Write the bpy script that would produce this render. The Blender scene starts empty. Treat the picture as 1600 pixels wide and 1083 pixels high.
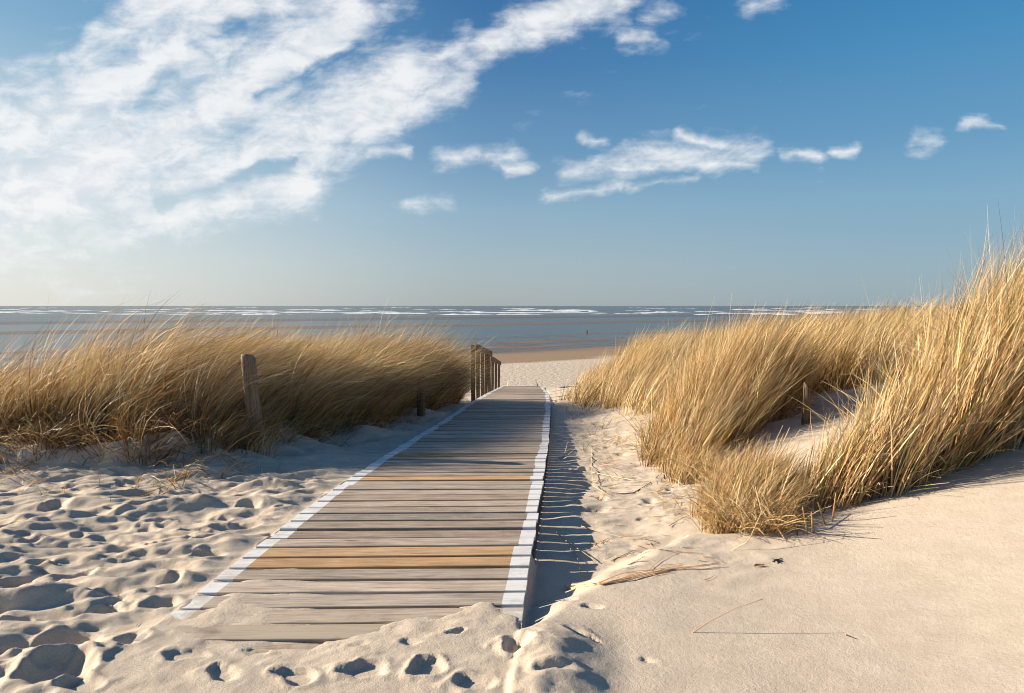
import bpy, bmesh, math, random
import numpy as np
from mathutils import Vector, Matrix, Quaternion

rng = np.random.default_rng(7)
random.seed(7)
SC = bpy.context.scene
COL = SC.collection
F = 1067.0            # focal length of the photograph in its own pixels (1600 wide)
EYE = 1.5             # camera height above the near sand
HOR = 478.0           # horizon row

def R(a): return math.radians(a)

# ------------------------------------------------------------------ camera
cam = bpy.data.cameras.new('camera')
camo = bpy.data.objects.new('camera', cam)
COL.objects.link(camo)
SC.camera = camo
cam.sensor_width = 36.0
cam.lens = 36.0 * F / 1600.0
cam.shift_y = -(541.5 - HOR) / 1600.0
cam.clip_start = 0.05
cam.clip_end = 200000.0
camo.location = (0, 0, EYE)
camo.rotation_euler = (R(90), 0, 0)

SC.view_settings.view_transform = 'Standard'
SC.view_settings.look = 'None'
SC.view_settings.gamma = 1.0
SC.view_settings.exposure = 1.25
SC.render.film_transparent = False
SC.cycles.use_denoising = True
SC.cycles.filter_width = 1.05
SC.cycles.max_bounces = 8
SC.cycles.transmission_bounces = 4
SC.cycles.transparent_max_bounces = 6
SC.cycles.diffuse_bounces = 4
SC.cycles.glossy_bounces = 3
SC.cycles.caustics_reflective = False
SC.cycles.caustics_refractive = False

# ------------------------------------------------------------------ light
SUN_AZ = R(9)      # ahead of pure left
SUN_EL = R(19.8)
sdir = Vector((-math.cos(SUN_AZ) * math.cos(SUN_EL), math.sin(SUN_AZ) * math.cos(SUN_EL), math.sin(SUN_EL)))
sl = bpy.data.lights.new('sun', 'SUN')
sl.energy = 5.0
sl.angle = R(0.55)
sl.color = (1.0, 0.87, 0.70)
so = bpy.data.objects.new('sun', sl)
COL.objects.link(so)
so.rotation_euler = sdir.to_track_quat('Z', 'Y').to_euler()
so.location = (-20, 5, 20)

# ------------------------------------------------------------------ node helpers
class NT:
    def __init__(self, tree):
        self.t = tree; self.n = tree.nodes; self.l = tree.links
    def new(self, typ, **kw):
        nd = self.n.new(typ)
        for k, v in kw.items(): setattr(nd, k, v)
        return nd
    def put(self, sock, v):
        if v is None: return
        if isinstance(v, bpy.types.NodeSocket): self.l.new(v, sock)
        else: sock.default_value = v
    def math(self, op, a, b=None, c=None, clamp=False):
        nd = self.new('ShaderNodeMath', operation=op, use_clamp=clamp)
        self.put(nd.inputs[0], a); self.put(nd.inputs[1], b); self.put(nd.inputs[2], c)
        return nd.outputs[0]
    def vmath(self, op, a, b=None, scale=None, out=0):
        nd = self.new('ShaderNodeVectorMath', operation=op)
        self.put(nd.inputs[0], a); self.put(nd.inputs[1], b)
        if scale is not None: self.put(nd.inputs['Scale'], scale)
        return nd.outputs[out]
    def dot(self, a, b): return self.vmath('DOT_PRODUCT', a, b, out=1)
    def length(self, a): return self.vmath('LENGTH', a, out=1)
    def sstep(self, x, lo, hi, a=0.0, b=1.0):
        nd = self.new('ShaderNodeMapRange', interpolation_type='SMOOTHSTEP')
        self.put(nd.inputs[0], x); self.put(nd.inputs[1], lo); self.put(nd.inputs[2], hi)
        self.put(nd.inputs[3], a); self.put(nd.inputs[4], b)
        return nd.outputs[0]
    def mix(self, f, a, b):
        nd = self.new('ShaderNodeMix', data_type='RGBA')
        self.put(nd.inputs[0], f); self.put(nd.inputs[6], a); self.put(nd.inputs[7], b)
        return nd.outputs[2]
    def mixop(self, op, f, a, b):
        nd = self.new('ShaderNodeMix', data_type='RGBA', blend_type=op)
        self.put(nd.inputs[0], f); self.put(nd.inputs[6], a); self.put(nd.inputs[7], b)
        return nd.outputs[2]
    def noise(self, vec, scale, detail=3.0, rough=0.5, dist=0.0, out=0, dims='3D'):
        nd = self.new('ShaderNodeTexNoise', noise_dimensions=dims)
        self.put(nd.inputs['Vector'], vec)
        nd.inputs['Scale'].default_value = scale
        nd.inputs['Detail'].default_value = detail
        nd.inputs['Roughness'].default_value = rough
        nd.inputs['Distortion'].default_value = dist
        return nd.outputs[out]
    def combine(self, x, y, z):
        nd = self.new('ShaderNodeCombineXYZ')
        self.put(nd.inputs[0], x); self.put(nd.inputs[1], y); self.put(nd.inputs[2], z)
        return nd.outputs[0]
    def sep(self, v):
        nd = self.new('ShaderNodeSeparateXYZ'); self.put(nd.inputs[0], v)
        return nd.outputs
    def ramp(self, x, stops):
        nd = self.new('ShaderNodeValToRGB')
        el = nd.color_ramp.elements
        while len(el) < len(stops): el.new(0.5)
        for e, (p, c) in zip(el, stops):
            e.position = p; e.color = (c[0], c[1], c[2], 1)
        self.put(nd.inputs[0], x)
        return nd.outputs[0]
    def bump(self, h, strength=1.0, distance=0.01, normal=None):
        nd = self.new('ShaderNodeBump')
        nd.inputs['Strength'].default_value = strength
        nd.inputs['Distance'].default_value = distance
        self.put(nd.inputs['Height'], h)
        if normal is not None: self.put(nd.inputs['Normal'], normal)
        return nd.outputs[0]

def c4(r, g, b): return (r, g, b, 1.0)

# ------------------------------------------------------------------ sky
world = bpy.data.worlds.new('World')
SC.world = world
world.use_nodes = True
w = NT(world.node_tree)
w.n.clear()
wout = w.new('ShaderNodeOutputWorld')
bg = w.new('ShaderNodeBackground')
w.l.new(bg.outputs[0], wout.inputs[0])
sky = w.new('ShaderNodeTexSky', sky_type='NISHITA')
sky.sun_disc = False
sky.sun_elevation = SUN_EL
sky.sun_rotation = math.atan2(sdir.x, sdir.y)
sky.altitude = 0
sky.air_density = 1.0
sky.dust_density = 0.6
sky.ozone_density = 1.6
tc = w.new('ShaderNodeTexCoord')
d = w.vmath('NORMALIZE', tc.outputs['Generated'])
dx, dy, dz = w.sep(d)
dyc = w.math('MAXIMUM', dy, 0.02)
u = w.math('DIVIDE', dx, dyc)
v = w.math('DIVIDE', dz, dyc)
uv0 = w.combine(u, v, 0.0)
wn = w.new('ShaderNodeTexNoise'); wn.inputs['Scale'].default_value = 11.0; wn.inputs['Detail'].default_value = 4.0
w.put(wn.inputs['Vector'], uv0)
wn2 = w.new('ShaderNodeTexNoise'); wn2.inputs['Scale'].default_value = 32.0; wn2.inputs['Detail'].default_value = 5.0
w.put(wn2.inputs['Vector'], uv0)
wob1 = w.vmath('MULTIPLY', w.vmath('SUBTRACT', wn.outputs['Color'], (.5, .5, .5)), (.050, .024, 0))
wob2 = w.vmath('MULTIPLY', w.vmath('SUBTRACT', wn2.outputs['Color'], (.5, .5, .5)), (.034, .018, 0))
uv = w.vmath('ADD', uv0, w.vmath('ADD', wob1, wob2))
# cloud layer: streaks seen in perspective on a level sheet, and finer tufts
dzc = w.math('MAXIMUM', dz, 0.03)
sheet = w.combine(w.math('DIVIDE', dx, dzc), w.math('DIVIDE', dy, dzc), 0.0)
SKY_CAPS = [  # ax, ay, bx, by, radius, weight
    (-40, 305, 200, 240, 135, 1.6), (20, 220, 320, 60, 105, 1.4), (130, 300, 545, 30, 82, 1.6),
    (300, 295, 640, 105, 70, 1.6), (640, 105, 720, 72, 40, 1.2), (720, 72, 830, 55, 28, 1.0), (805, 35, 965, 0, 38, 1.15),
    (240, 0, 440, 5, 55, 1.3), (215, 352, 470, 285, 42, 1.25), (330, 290, 455, 262, 26, 0.85), (555, 208, 725, 122, 24, 1.0),
    (582, 233, 632, 237, 10, 0.7), (700, 245, 800, 248, 17, 0.62), (790, 266, 825, 264, 10, 0.72), (885, 268, 990, 242, 20, 0.7),
    (985, 238, 1180, 243, 20, 0.66), (960, 262, 1185, 258, 11, 0.62),
    (850, 305, 975, 290, 9, 0.72), (985, 290, 1090, 283, 7, 0.6), (1060, 212, 1130, 232, 12, 0.9), (1220, 240, 1280, 245, 12, 0.8),
    (1308, 235, 1336, 235, 9, 0.75), (1435, 217, 1460, 219, 13, 0.5), (1505, 188, 1560, 198, 10, 0.68),
    (885, 50, 900, 52, 16, 0.62), (1180, 8, 1210, 0, 15, 0.5), (920, 217, 945, 217, 12, 0.72),
    (1020, 25, 1050, 18, 20, 0.7), (980, 60, 1020, 55, 14, 0.66), (-60, 400, 170, 370, 60, 0.5), (640, 318, 700, 316, 9, 0.3),
    
]
m = None
for ax, ay, bx, by, r, wt in SKY_CAPS:
    A = Vector(((ax - 800) / F, (HOR - ay) / F, 0)); B = Vector(((bx - 800) / F, (HOR - by) / F, 0))
    pa = w.vmath('SUBTRACT', uv, tuple(A))
    AB = B - A
    t = w.math('MULTIPLY', w.dot(pa, tuple(AB)), 1.0 / AB.length_squared, clamp=True)
    q = w.vmath('SUBTRACT', pa, w.vmath('SCALE', tuple(AB), scale=t))
    dist = w.length(q)
    val = w.math('MULTIPLY', w.math('SUBTRACT', 1.0, w.math('MULTIPLY', dist, F / r / 1.2)), wt)
    m = val if m is None else w.math('MAXIMUM', m, val)
# open blue lanes in the big bank
for ax, ay, bx, by, r, wt in [(215, 165, 260, 110, 18, 0.6), (295, 70, 375, 40, 15, 0.55), (330, 85, 300, 75, 14, 0.5), (410, 150, 530, 80, 12, 0.5), (250, 318, 450, 252, 15, 0.95), (20, 40, 80, 20, 60, 0.9), (430, 135, 400, 155, 10, 0.4), (480, 235, 400, 262, 10, 0.3), (150, 20, 60, 110, 22, 0.5), (560, 70, 470, 125, 15, 0.55)]:
    A = Vector(((ax - 800) / F, (HOR - ay) / F, 0)); B = Vector(((bx - 800) / F, (HOR - by) / F, 0))
    pa = w.vmath('SUBTRACT', uv, tuple(A)); AB = B - A
    t = w.math('MULTIPLY', w.dot(pa, tuple(AB)), 1.0 / AB.length_squared, clamp=True)
    q = w.vmath('SUBTRACT', pa, w.vmath('SCALE', tuple(AB), scale=t))
    val = w.math('MULTIPLY', w.math('SUBTRACT', 1.0, w.math('MULTIPLY', w.length(q), F / r), clamp=True), wt)
    m = w.math('SUBTRACT', m, val)
m = w.math('MAXIMUM', m, -0.6)
# fibres running along the bank
ca, sa = math.cos(R(30)), math.sin(R(30))
al = w.math('ADD', w.math('MULTIPLY', u, ca), w.math('MULTIPLY', v, sa))
ac = w.math('SUBTRACT', w.math('MULTIPLY', v, ca), w.math('MULTIPLY', u, sa))
fib = w.combine(w.math('MULTIPLY', al, 0.24), ac, 1.7)
n1 = w.noise(fib, 9.0, 8.0, 0.58, 0.5)
tuft = w.combine(w.math('MULTIPLY', u, 0.6), v, 4.0)
n2 = w.noise(tuft, 26.0, 9.0, 0.62, 0.35)
hair = w.combine(w.math('MULTIPLY', u, 0.16), v, 9.0)
n3 = w.noise(hair, 60.0, 5.0, 0.55, 0.3)
nn = w.math('ADD', w.math('MULTIPLY', n1, 0.68), w.math('ADD', w.math('MULTIPLY', n2, 0.42), w.math('MULTIPLY', n3, 0.30)))
nn = w.math('SUBTRACT', nn, 0.70)
dens = w.math('ADD', m, w.math('MULTIPLY', nn, 3.7))
alpha = w.math('POWER', w.sstep(dens, -0.10, 1.45), 0.95)
alpha = w.math('MULTIPLY', alpha, w.sstep(dy, 0.02, 0.12))
alpha = w.math('MULTIPLY', alpha, 0.93)
# clear-air colour: Nishita, slightly deepened high up; the milky low air towards the sun
skyc = sky.outputs[0]
def lin(rgb):
    out = []
    for c in rgb:
        c = c / 255.0
        out.append(c / 12.92 if c <= 0.04045 else ((c + 0.055) / 1.055) ** 2.4)
    return out
SKY_STRENGTH = 0.07
SKY_GAIN = 1.0 / (SKY_STRENGTH * 2 ** SC.view_settings.exposure)
def skyramp(stops):   # (sine of elevation, sRGB as seen)
    return w.ramp(w.math('MULTIPLY', w.math('MAXIMUM', dz, 0.0), 1.0), [(p, lin(c)) for p, c in stops])
away = skyramp([(0.0, (142, 166, 181)), (0.06, (136, 167, 187)), (0.14, (120, 165, 194)), (0.22, (92, 150, 190)), (0.33, (60, 138, 188)), (0.42, (42, 122, 178)), (1.0, (22, 62, 120))])
mid = skyramp([(0.0, (162, 174, 180)), (0.06, (158, 178, 190)), (0.14, (138, 172, 195)), (0.22, (102, 148, 186)), (0.33, (66, 122, 172)), (0.42, (48, 108, 162)), (1.0, (22, 62, 120))])
near = skyramp([(0.0, (222, 225, 223)), (0.06, (222, 226, 226)), (0.14, (206, 219, 224)), (0.22, (176, 202, 215)), (0.33, (130, 174, 204)), (0.42, (104, 158, 196)), (1.0, (30, 72, 130))])
hx, hy = sdir.x / math.cos(SUN_EL), sdir.y / math.cos(SUN_EL)
hl = w.math('MAXIMUM', w.math('SQRT', w.math('ADD', w.math('MULTIPLY', dx, dx), w.math('MULTIPLY', dy, dy))), 0.05)
toward = w.math('DIVIDE', w.math('ADD', w.math('MULTIPLY', dx, hx), w.math('MULTIPLY', dy, hy)), hl)
clear = w.mix(w.sstep(toward, -0.5, 0.2), away, mid)
clear = w.mix(w.sstep(toward, 0.15, 0.85), clear, near)
clear = w.vmath('SCALE', clear, scale=SKY_GAIN)
base = w.mix(0.88, skyc, clear)
cl_hi = [c * SKY_GAIN for c in lin((246, 247, 248))]
cl_lo = [c * SKY_GAIN for c in lin((222, 228, 235))]
cloudcol = w.mix(w.sstep(n2, 0.36, 0.6), c4(*cl_lo), c4(*cl_hi))
skycol = w.mix(alpha, base, cloudcol)
w.put(bg.inputs['Color'], skycol)
bg.inputs['Strength'].default_value = SKY_STRENGTH
world.cycles.sampling_method = 'MANUAL'
world.cycles.sample_map_resolution = 512
# ------------------------------------------------------------------ numeric helpers
def sm(x, lo, hi):
    t = np.clip((x - lo) / (hi - lo), 0, 1)
    return t * t * (3 - 2 * t)

def hash2(ix, iy, seed):
    h = (ix.astype(np.int64) * 374761393 + iy.astype(np.int64) * 668265263 + seed * 974711) & 0xffffffff
    h = ((h ^ (h >> 13)) * 1274126177) & 0xffffffff
    h = ((h ^ (h >> 16)) * 2246822519) & 0xffffffff
    return ((h ^ (h >> 15)) & 0xffffff) / float(0xffffff)

def vnoise(x, y, seed=0):
    ix, iy = np.floor(x), np.floor(y)
    fx, fy = x - ix, y - iy
    fx = fx * fx * fx * (fx * (fx * 6 - 15) + 10); fy = fy * fy * fy * (fy * (fy * 6 - 15) + 10)
    a, b = hash2(ix, iy, seed), hash2(ix + 1, iy, seed)
    c, d_ = hash2(ix, iy + 1, seed), hash2(ix + 1, iy + 1, seed)
    return (a + (b - a) * fx) * (1 - fy) + (c + (d_ - c) * fx) * fy - 0.5   # -0.5 .. 0.5

def fbm(x, y, seed=0, octaves=4, gain=0.5):
    s, a = 0, 1.0
    for o in range(octaves):
        s = s + a * vnoise(x, y, seed + o * 17)
        x, y = (x * 0.8 - y * 0.6) * 2.03 + 11.3, (x * 0.6 + y * 0.8) * 2.03 - 7.1
        a *= gain
    return s

def sdpoly(px, py, poly):
    """signed distance, positive inside"""
    d2 = np.full(np.shape(px), 1e18); inside = np.zeros(np.shape(px), bool)
    n = len(poly)
    for i in range(n):
        ax, ay = poly[i]; bx, by = poly[(i + 1) % n]
        ex, ey = bx - ax, by - ay
        t = np.clip(((px - ax) * ex + (py - ay) * ey) / (ex * ex + ey * ey), 0, 1)
        d2 = np.minimum(d2, (px - ax - t * ex) ** 2 + (py - ay - t * ey) ** 2)
        c = ((ay <= py) & (by > py)) | ((by <= py) & (ay > py))
        with np.errstate(divide='ignore', invalid='ignore'):
            xi = ax + (py - ay) / (by - ay if by != ay else 1e-9) * ex
        inside ^= c & (px < xi)
    return np.where(inside, 1, -1) * np.sqrt(d2)

def smooth_table(xs, ys, lo, hi, step, k):
    g = np.arange(lo, hi, step)
    v = np.interp(g, xs, ys)
    pad = np.pad(v, k, mode='reflect', reflect_type='odd')
    ker = np.hanning(2 * k + 1); ker /= ker.sum()
    v = np.convolve(pad, ker, 'valid')
    return g, v

# boardwalk: height and centre line along the view axis
_GY, _GZ = smooth_table([0, 5.3, 6.2, 7.4, 10.7, 13.8, 19, 28.7, 33, 39.5, 60], [0, 0, -.03, -.09, -.32, -.50, -.93, -1.88, -2.40, -3.02, -3.2], -4, 60, .05, 16)
_CY, _CX = smooth_table([0, 3.4, 4.24, 5.21, 7.37, 10.67, 13.8, 19.06, 28.7, 40], [-1.12, -.80, -.735, -.645, -.478, -.27, -.08, .16, .40, .62], -4, 60, .05, 24)
def deck_z(y): return np.interp(y, _GY, _GZ)
def deck_x(y): return np.interp(y, _CY, _CX)
WID = 1.72
DECK_Y0, DECK_Y1 = 2.85, 29.5

WATER = -3.3
LEFT_BANK = [(-13, 6.6), (-8, 6.35), (-5.6, 6.35), (-4.2, 6.3), (-3.1, 6.45), (-2.75, 7.3), (-2.45, 9.2), (-1.98, 11.5), (-1.25, 14.0), (-1.15, 15.2), (-1.9, 16.2), (-3.2, 15.0), (-5.0, 13.2), (-8, 12.0), (-13, 12.0)]
RIGHT_DUNE_X0 = ([0, 4, 6, 9, 12, 15, 20, 30], [1.75, 1.72, 1.70, 1.70, 1.55, 1.0, .8, 1.2])

RIDGE = [(2.15, 10.9), (2.8, 9.8), (4.0, 8.7), (7, 9.4), (12, 10), (17, 14), (17, 24), (5, 22), (2.0, 18), (1.25, 15.4), (1.35, 13.8)]
TALL = [(2.02, 4.72), (2.35, 4.72), (2.85, 4.85), (3.3, 5.0), (3.9, 5.2), (5.5, 5.7), (8, 6.8), (8, 8.6), (5.4, 8.1), (4.5, 7.2), (3.4, 6.2), (2.75, 5.65), (2.15, 5.2)]
LOW = [(1.36, 4.62), (1.62, 4.5), (1.95, 4.75), (2.0, 5.3), (1.92, 5.75), (1.6, 5.6), (1.42, 5.1)]
MIDDLE = [(1.50, 6.1), (1.75, 6.0), (2.0, 6.9), (2.75, 7.7), (3.5, 8.5), (2.9, 9.6), (2.3, 9.6), (1.8, 8.5), (1.50, 7.4)]

def shore(x, y): return y - 0.66 * x

def pit_list():
    P = []
    def px(cx, cy, wpx, depth=None, asp=0.62, rot=None):
        Y = EYE * F / (cy - HOR); X = (cx - 800) / F * Y
        r = wpx / F * Y * 0.5
        P.append((X, Y, r, depth if depth is not None else min(0.085, 0.42 * r), asp, rng.normal(0, .35) if rot is None else rot))
    for t in [(100, 1000, 92, .085, .9, 0.1), (82, 1052, 108, .095, .95, .2), (10, 968, 62, .06), (118, 893, 58, .06), (52, 843, 42, .04), (126, 832, 48, .045),
              (250, 940, 74, .06), (165, 948, 46, .05), (322, 864, 54, .055), (328, 838, 52, .045), (292, 845, 30, .035), (395, 788, 40, .045), (440, 790, 24, .025),
              (385, 812, 44, .04), (165, 765, 30, .03), (572, 1052, 64, .075, .9, .3), (668, 1052, 64, .075, .9, -.2), (806, 1016, 52, .07, 1.0, .6), (470, 1066, 70, .06),
              (745, 1074, 70, .06), (716, 992, 34, .03), (180, 795, 34, .03), (60, 878, 46, .035), (235, 820, 40, .035), (215, 872, 44, .03), (205, 1000, 70, .05), (285, 1030, 60, .035),
              (345, 1060, 66, .04), (30, 900, 50, .05), (300, 780, 30, .028), (90, 790, 44, .035), (270, 905, 40, .03), (350, 800, 34, .03), (150, 850, 40, .03), (25, 820, 44, .04),
              (460, 770, 30, .025), (500, 762, 26, .02), (245, 850, 34, .03), (420, 830, 26, .022), (20, 775, 40, .03), (130, 1075, 70, .06), (400, 1020, 40, .03), (560, 1010, 40, .018), (890, 930, 26, .02), (640, 1010, 36, .02),
              (925, 945, 40, .02, .4, -.5), (905, 995, 70, .02, .35, -.9), (930, 1000, 60, .02, .25, -1.0), (1010, 1030, 30, .012, .5, -.6), (870, 1060, 70, .03)]:
        px(*t)
    for _ in range(135):                      # older, softer prints in the trodden sand on the left
        Y = rng.uniform(2.3, 6.9); X = rng.uniform(-.95 * Y, -1.8 + .08 * (Y - 3.4))
        r = rng.uniform(.06, .14)
        P.append((X, Y, r, rng.uniform(.08, .26) * r, rng.uniform(.35, .7), rng.normal(.05, .4)))
    for _ in range(110):                      # prints beyond, right of the boardwalk
        Y = rng.uniform(5.0, 16); X = deck_x(Y) + .86 + rng.uniform(.15, .5 + .9)
        r = rng.uniform(.05, .12)
        P.append((X, Y, r, rng.uniform(.12, .30) * r, rng.uniform(.45, .8), rng.normal(0, .5)))
    return P
PITS = pit_list()

def ground(x, y, fine=True):
    x = np.asarray(x, float); y = np.asarray(y, float)
    s = x - deck_x(y)
    z = deck_z(y) - 0.012
    inner = WID / 2
    # right of the boardwalk the sand lies lower, except where it has blown over its near end
    dip = sm(y - 1.25 * np.clip(s - inner, 0, 1) + .22 * fbm(x * 1.9, y * 1.9, 87, 3), 3.18, 3.62)
    edge = sm(s, inner - .04, inner + .02)
    back = 1 - sm(s, inner + .45, inner + 2.6)
    far_dip = 1 - 0.4 * sm(y, 9, 14)
    z = z - 0.105 * dip * edge * back * far_dip - 0.02 * edge * dip + .035 * edge * (1 - sm(y, 3.0, 3.5)) * (1 - sm(s, inner + .1, inner + .5))
    # left: nearly flush, a little lower further off
    left = sm(-s, inner - .03, inner + .05)
    z = z - left * (0.015 * sm(y, 3.6, 4.6)) - left * .05 * sm(y, 7.0, 9.0)
    z = z + left * .03 * sm(y, 2.2, 3.6) * 0
    # dune on the right
    x0 = np.interp(y, *RIGHT_DUNE_X0)
    t = (x - x0) / 0.42
    rise = 0.42 * np.log1p(np.exp(np.clip(t, -30, 30)))
    slope = np.interp(y, [0, 6, 10, 14, 22, 40], [.225, .225, .25, .27, .25, .1])
    dune = 1.5 * np.tanh(slope * rise / 1.5)
    fall = 1 - sm(y, 17, 38)
    z = z + dune * fall
    # bank on the left with its small scarp
    sd = sdpoly(x, y, LEFT_BANK) + 0.16 * fbm(x * 1.9, y * 1.9, 5, 3)
    hb = np.interp(x, [-13, -7.5, -5.5, -4.3, -3.2, -2, -1.2], [.05, .08, .18, .25, .28, .30, .14])
    z = z + 0.13 * sm(sd, -.05, .10) * sm(-x, 1.3, 2.4) + 0.10 * sm(sd, -.7, .05) * sm(-x, 2.2, 2.8) + hb * sm(sd, .0, 1.9)
    # sand lip
    z = z + 0.10 * np.exp(-(((x + 3.42) / .42) ** 2 + ((y - 6.55 - .06 * (x + 3.4)) / .17) ** 2)) + 0.05 * np.exp(-(((x + 3.0) / .3) ** 2 + ((y - 6.75) / .2) ** 2))
    for mx, my, mr, mh in [(-2.15, 9.4, .5, .10), (-1.6, 12.0, .5, .12), (-1.2, 13.8, .4, .10), (-2.5, 8.0, .35, .06)]:
        z = z + mh * np.exp(-((x - mx) ** 2 + (y - my) ** 2) / mr ** 2)
    # to the beach
    zb = -3.02 - 0.0075 * (shore(x, y) - 40)
    c = shore(x, y) + 9.0 * fbm(x / 70, y / 50, 91, 4)
    zb = np.maximum(np.minimum(zb, -3.02 - 0.0075 * (c - 40)), -3.62)
    # bars and pools of the tidal flat
    flat = -0.10 * sm(c, 88, 100) + 0.0
    bars = np.interp(c, [60, 68, 75, 84, 100, 106, 114, 158, 166, 190, 198, 248, 256, 305, 318, 360], [-3.17, -3.245, -3.285, -3.304, -3.304, -3.285, -3.42, -3.42, -3.285, -3.275, -3.5, -3.5, -3.292, -3.290, -3.5, -4.2])
    zb = np.where(c > 60, bars, zb)
    zb = np.where((c > 66) & (c < 112), zb + .060 * fbm((x + .66 * y) / 22, c / 2.4, 31, 4) * sm(c, 66, 80), zb)
    wgt = sm(y, 30, 44)
    wgt = np.maximum(wgt, sm(np.abs(x + 2), 16, 34) * sm(y, 14, 30))
    z = z * (1 - wgt) + zb * wgt
    if fine:
        near = 1 - sm(y, 14, 26)
        # undulating, trodden sand on the left; smooth blown sand on the right slope
        lw = sm(-(s + inner), -.1, .35) * near
        wx, wy = x + .10 * fbm(x * 2.1, y * 2.1, 3, 2), y + .10 * fbm(x * 2.3, y * 2.3, 4, 2)
        rip = fbm(wx * 2.3 + wy * .5, wy * 5.6 - wx * .9, 41, 4, .48)
        z = z + lw * (0.085 * rip + .05 * fbm(x * 1.1, y * 1.6, 43, 2))
        ridg = 1 - 2 * np.abs(fbm(wx * 2.6 + 3, wy * 6.2 - wx * 1.1, 47, 2))
        z = z + lw * .026 * ridg
        front = (1 - sm(y, 2.9, 3.35)) * (1 - lw) * (1 - sm(s, inner + .05, inner + .5))
        z = z + front * (0.05 * fbm(wx * 4.5, wy * 5.5, 51, 4) + .03)
        rt = sm(s, inner, inner + .3) * near
        z = z + rt * (1 - sm(x, 1.2, 2.0) * (1 - sm(y, 5, 7))) * .034 * fbm(wx * 2.4, wy * 4.2, 61, 4, .55) * sm(y, 3.2, 4.6)
        z = z + rt * .012 * fbm(x * 1.1, y * 1.1, 63, 3)
    # underneath the boardwalk
    prof = np.interp(s, [-.9, -.62, -.42, -.05, .42, .66, .9], [3.32, 3.20, 3.06, 3.02, 3.30, 3.44, 3.22])
    prof = prof + .09 * fbm(x * 4, y * 4, 71, 4) + .035 * fbm(x * 17, y * 17, 72, 3)
    over = np.where(prof - y > 0, np.clip((prof - y) * .08, 0, .022), np.clip((prof - y) * .5, -.18, 0))
    q = s + inner                                     # distance from the left edge
    prof2 = np.interp(y, [2.8, 3.3, 3.7, 4.0, 4.4], [.50, .36, .20, .04, -.05]) + .16 * fbm(x * 3.2, y * 5, 73, 4)
    over2 = np.clip((prof2 - q) * .03, -.18, .0035)
    band = np.exp(-((q - .10) / .07) ** 2) * .020 * sm(y, 3.2, 3.45)      # the painted strip stays swept clear
    over = np.maximum(over, np.where(y < 4.3, over2 - band, -.18))
    over = over + (over > -.05) * (.006 * fbm(x * 9, y * 14, 77, 4) - .001)
    ins = sm(inner - np.abs(s), -.015, .02) * (y < DECK_Y1 + .5)
    zu = deck_z(y) + over
    z = np.where(ins > 0, z * (1 - ins) + zu * ins, z)
    if fine:
        for X, Y, r, dep, asp, rot in PITS:
            msk = (np.abs(x - X) < r * 2.2) & (np.abs(y - Y) < r * 2.2)
            if not msk.any(): continue
            xx, yy = x[msk] - X, y[msk] - Y
            wob = 1 + .5 * vnoise(xx / r * 1.2 + X * 7, yy / r * 1.2 + Y * 5, 83) + .25 * vnoise(xx / r * 3 + X * 9, yy / r * 3 + Y * 3, 84)
            xx = xx + .55 * r * vnoise(xx / r * .9 + Y * 11, yy / r * .9 + X * 3, 85); yy = yy + .55 * r * vnoise(xx / r * .9 + Y * 5, yy / r * .9 + X * 13, 86)
            cr, sr = math.cos(rot), math.sin(rot)
            a = (xx * cr + yy * sr) / r * wob; b = (-xx * sr + yy * cr) / (r * asp) * wob
            e = np.sqrt(a * a + b * b)
            # steeper wall on the windward (left) side
            z[msk] += -dep * (1 - sm(e, .15, 1.08)) * (1 - .25 * a) + dep * .17 * np.exp(-((e - 1.15) / .24) ** 2) * (.8 + .35 * np.clip(-a, -1, 1))
    cover = (ins > .5) & (over > .0)
    z = np.where(cover, np.maximum(z, deck_z(y) + np.minimum(over, .004)), z)
    return z

# ------------------------------------------------------------------ object helpers
def tag(o, label=None, cat=None, group=None, kind=None):
    if label: o['label'] = label
    if cat: o['category'] = cat
    if group: o['group'] = group
    if kind: o['kind'] = kind
    return o

def link(name, me, mat=None, parent=None, loc=(0, 0, 0)):
    o = bpy.data.objects.new(name, me); COL.objects.link(o)
    o.location = loc
    if mat is not None: me.materials.append(mat)
    if parent is not None: o.parent = parent
    return o

def empty(name, loc=(0, 0, 0)):
    o = bpy.data.objects.new(name, None); COL.objects.link(o); o.location = loc
    o.empty_display_size = .1
    return o

def np_mesh(name, verts, faces, k, smooth=False):
    """verts (N,3), faces (M,k) arrays"""
    me = bpy.data.meshes.new(name)
    nv, nf = len(verts), len(faces)
    me.vertices.add(nv); me.vertices.foreach_set('co', np.ascontiguousarray(verts, np.float32).ravel())
    me.loops.add(nf * k); me.loops.foreach_set('vertex_index', np.ascontiguousarray(faces, np.int32).ravel())
    me.polygons.add(nf)
    me.polygons.foreach_set('loop_start', np.arange(0, nf * k, k, dtype=np.int32))
    me.polygons.foreach_set('loop_total', np.full(nf, k, np.int32))
    me.polygons.foreach_set('use_smooth', np.full(nf, smooth, bool))
    me.update(calc_edges=True)
    return me

def point_attr(me, name, rgb):
    a = me.attributes.new(name, 'FLOAT_COLOR', 'POINT')
    c = np.ones((len(rgb), 4), np.float32); c[:, :3] = rgb
    a.data.foreach_set('color', c.ravel())

def sheet_mesh(name, xs, ys, zf):
    X, Y = np.meshgrid(xs, ys)
    Z = zf(X, Y)
    V = np.stack([X, Y, Z], -1).reshape(-1, 3)
    nx, ny = len(xs), len(ys)
    i = np.arange(nx - 1)[None, :] + np.arange(ny - 1)[:, None] * nx
    Fc = np.stack([i, i + 1, i + 1 + nx, i + nx], -1).reshape(-1, 4)
    return np_mesh(name, V, Fc, 4, True)

def grow(start, step, ratio, limit, sign):
    out = []; p = start; st = step
    while (p - limit) * sign < 0:
        st *= ratio; p += sign * st; out.append(p)
    return out

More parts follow.
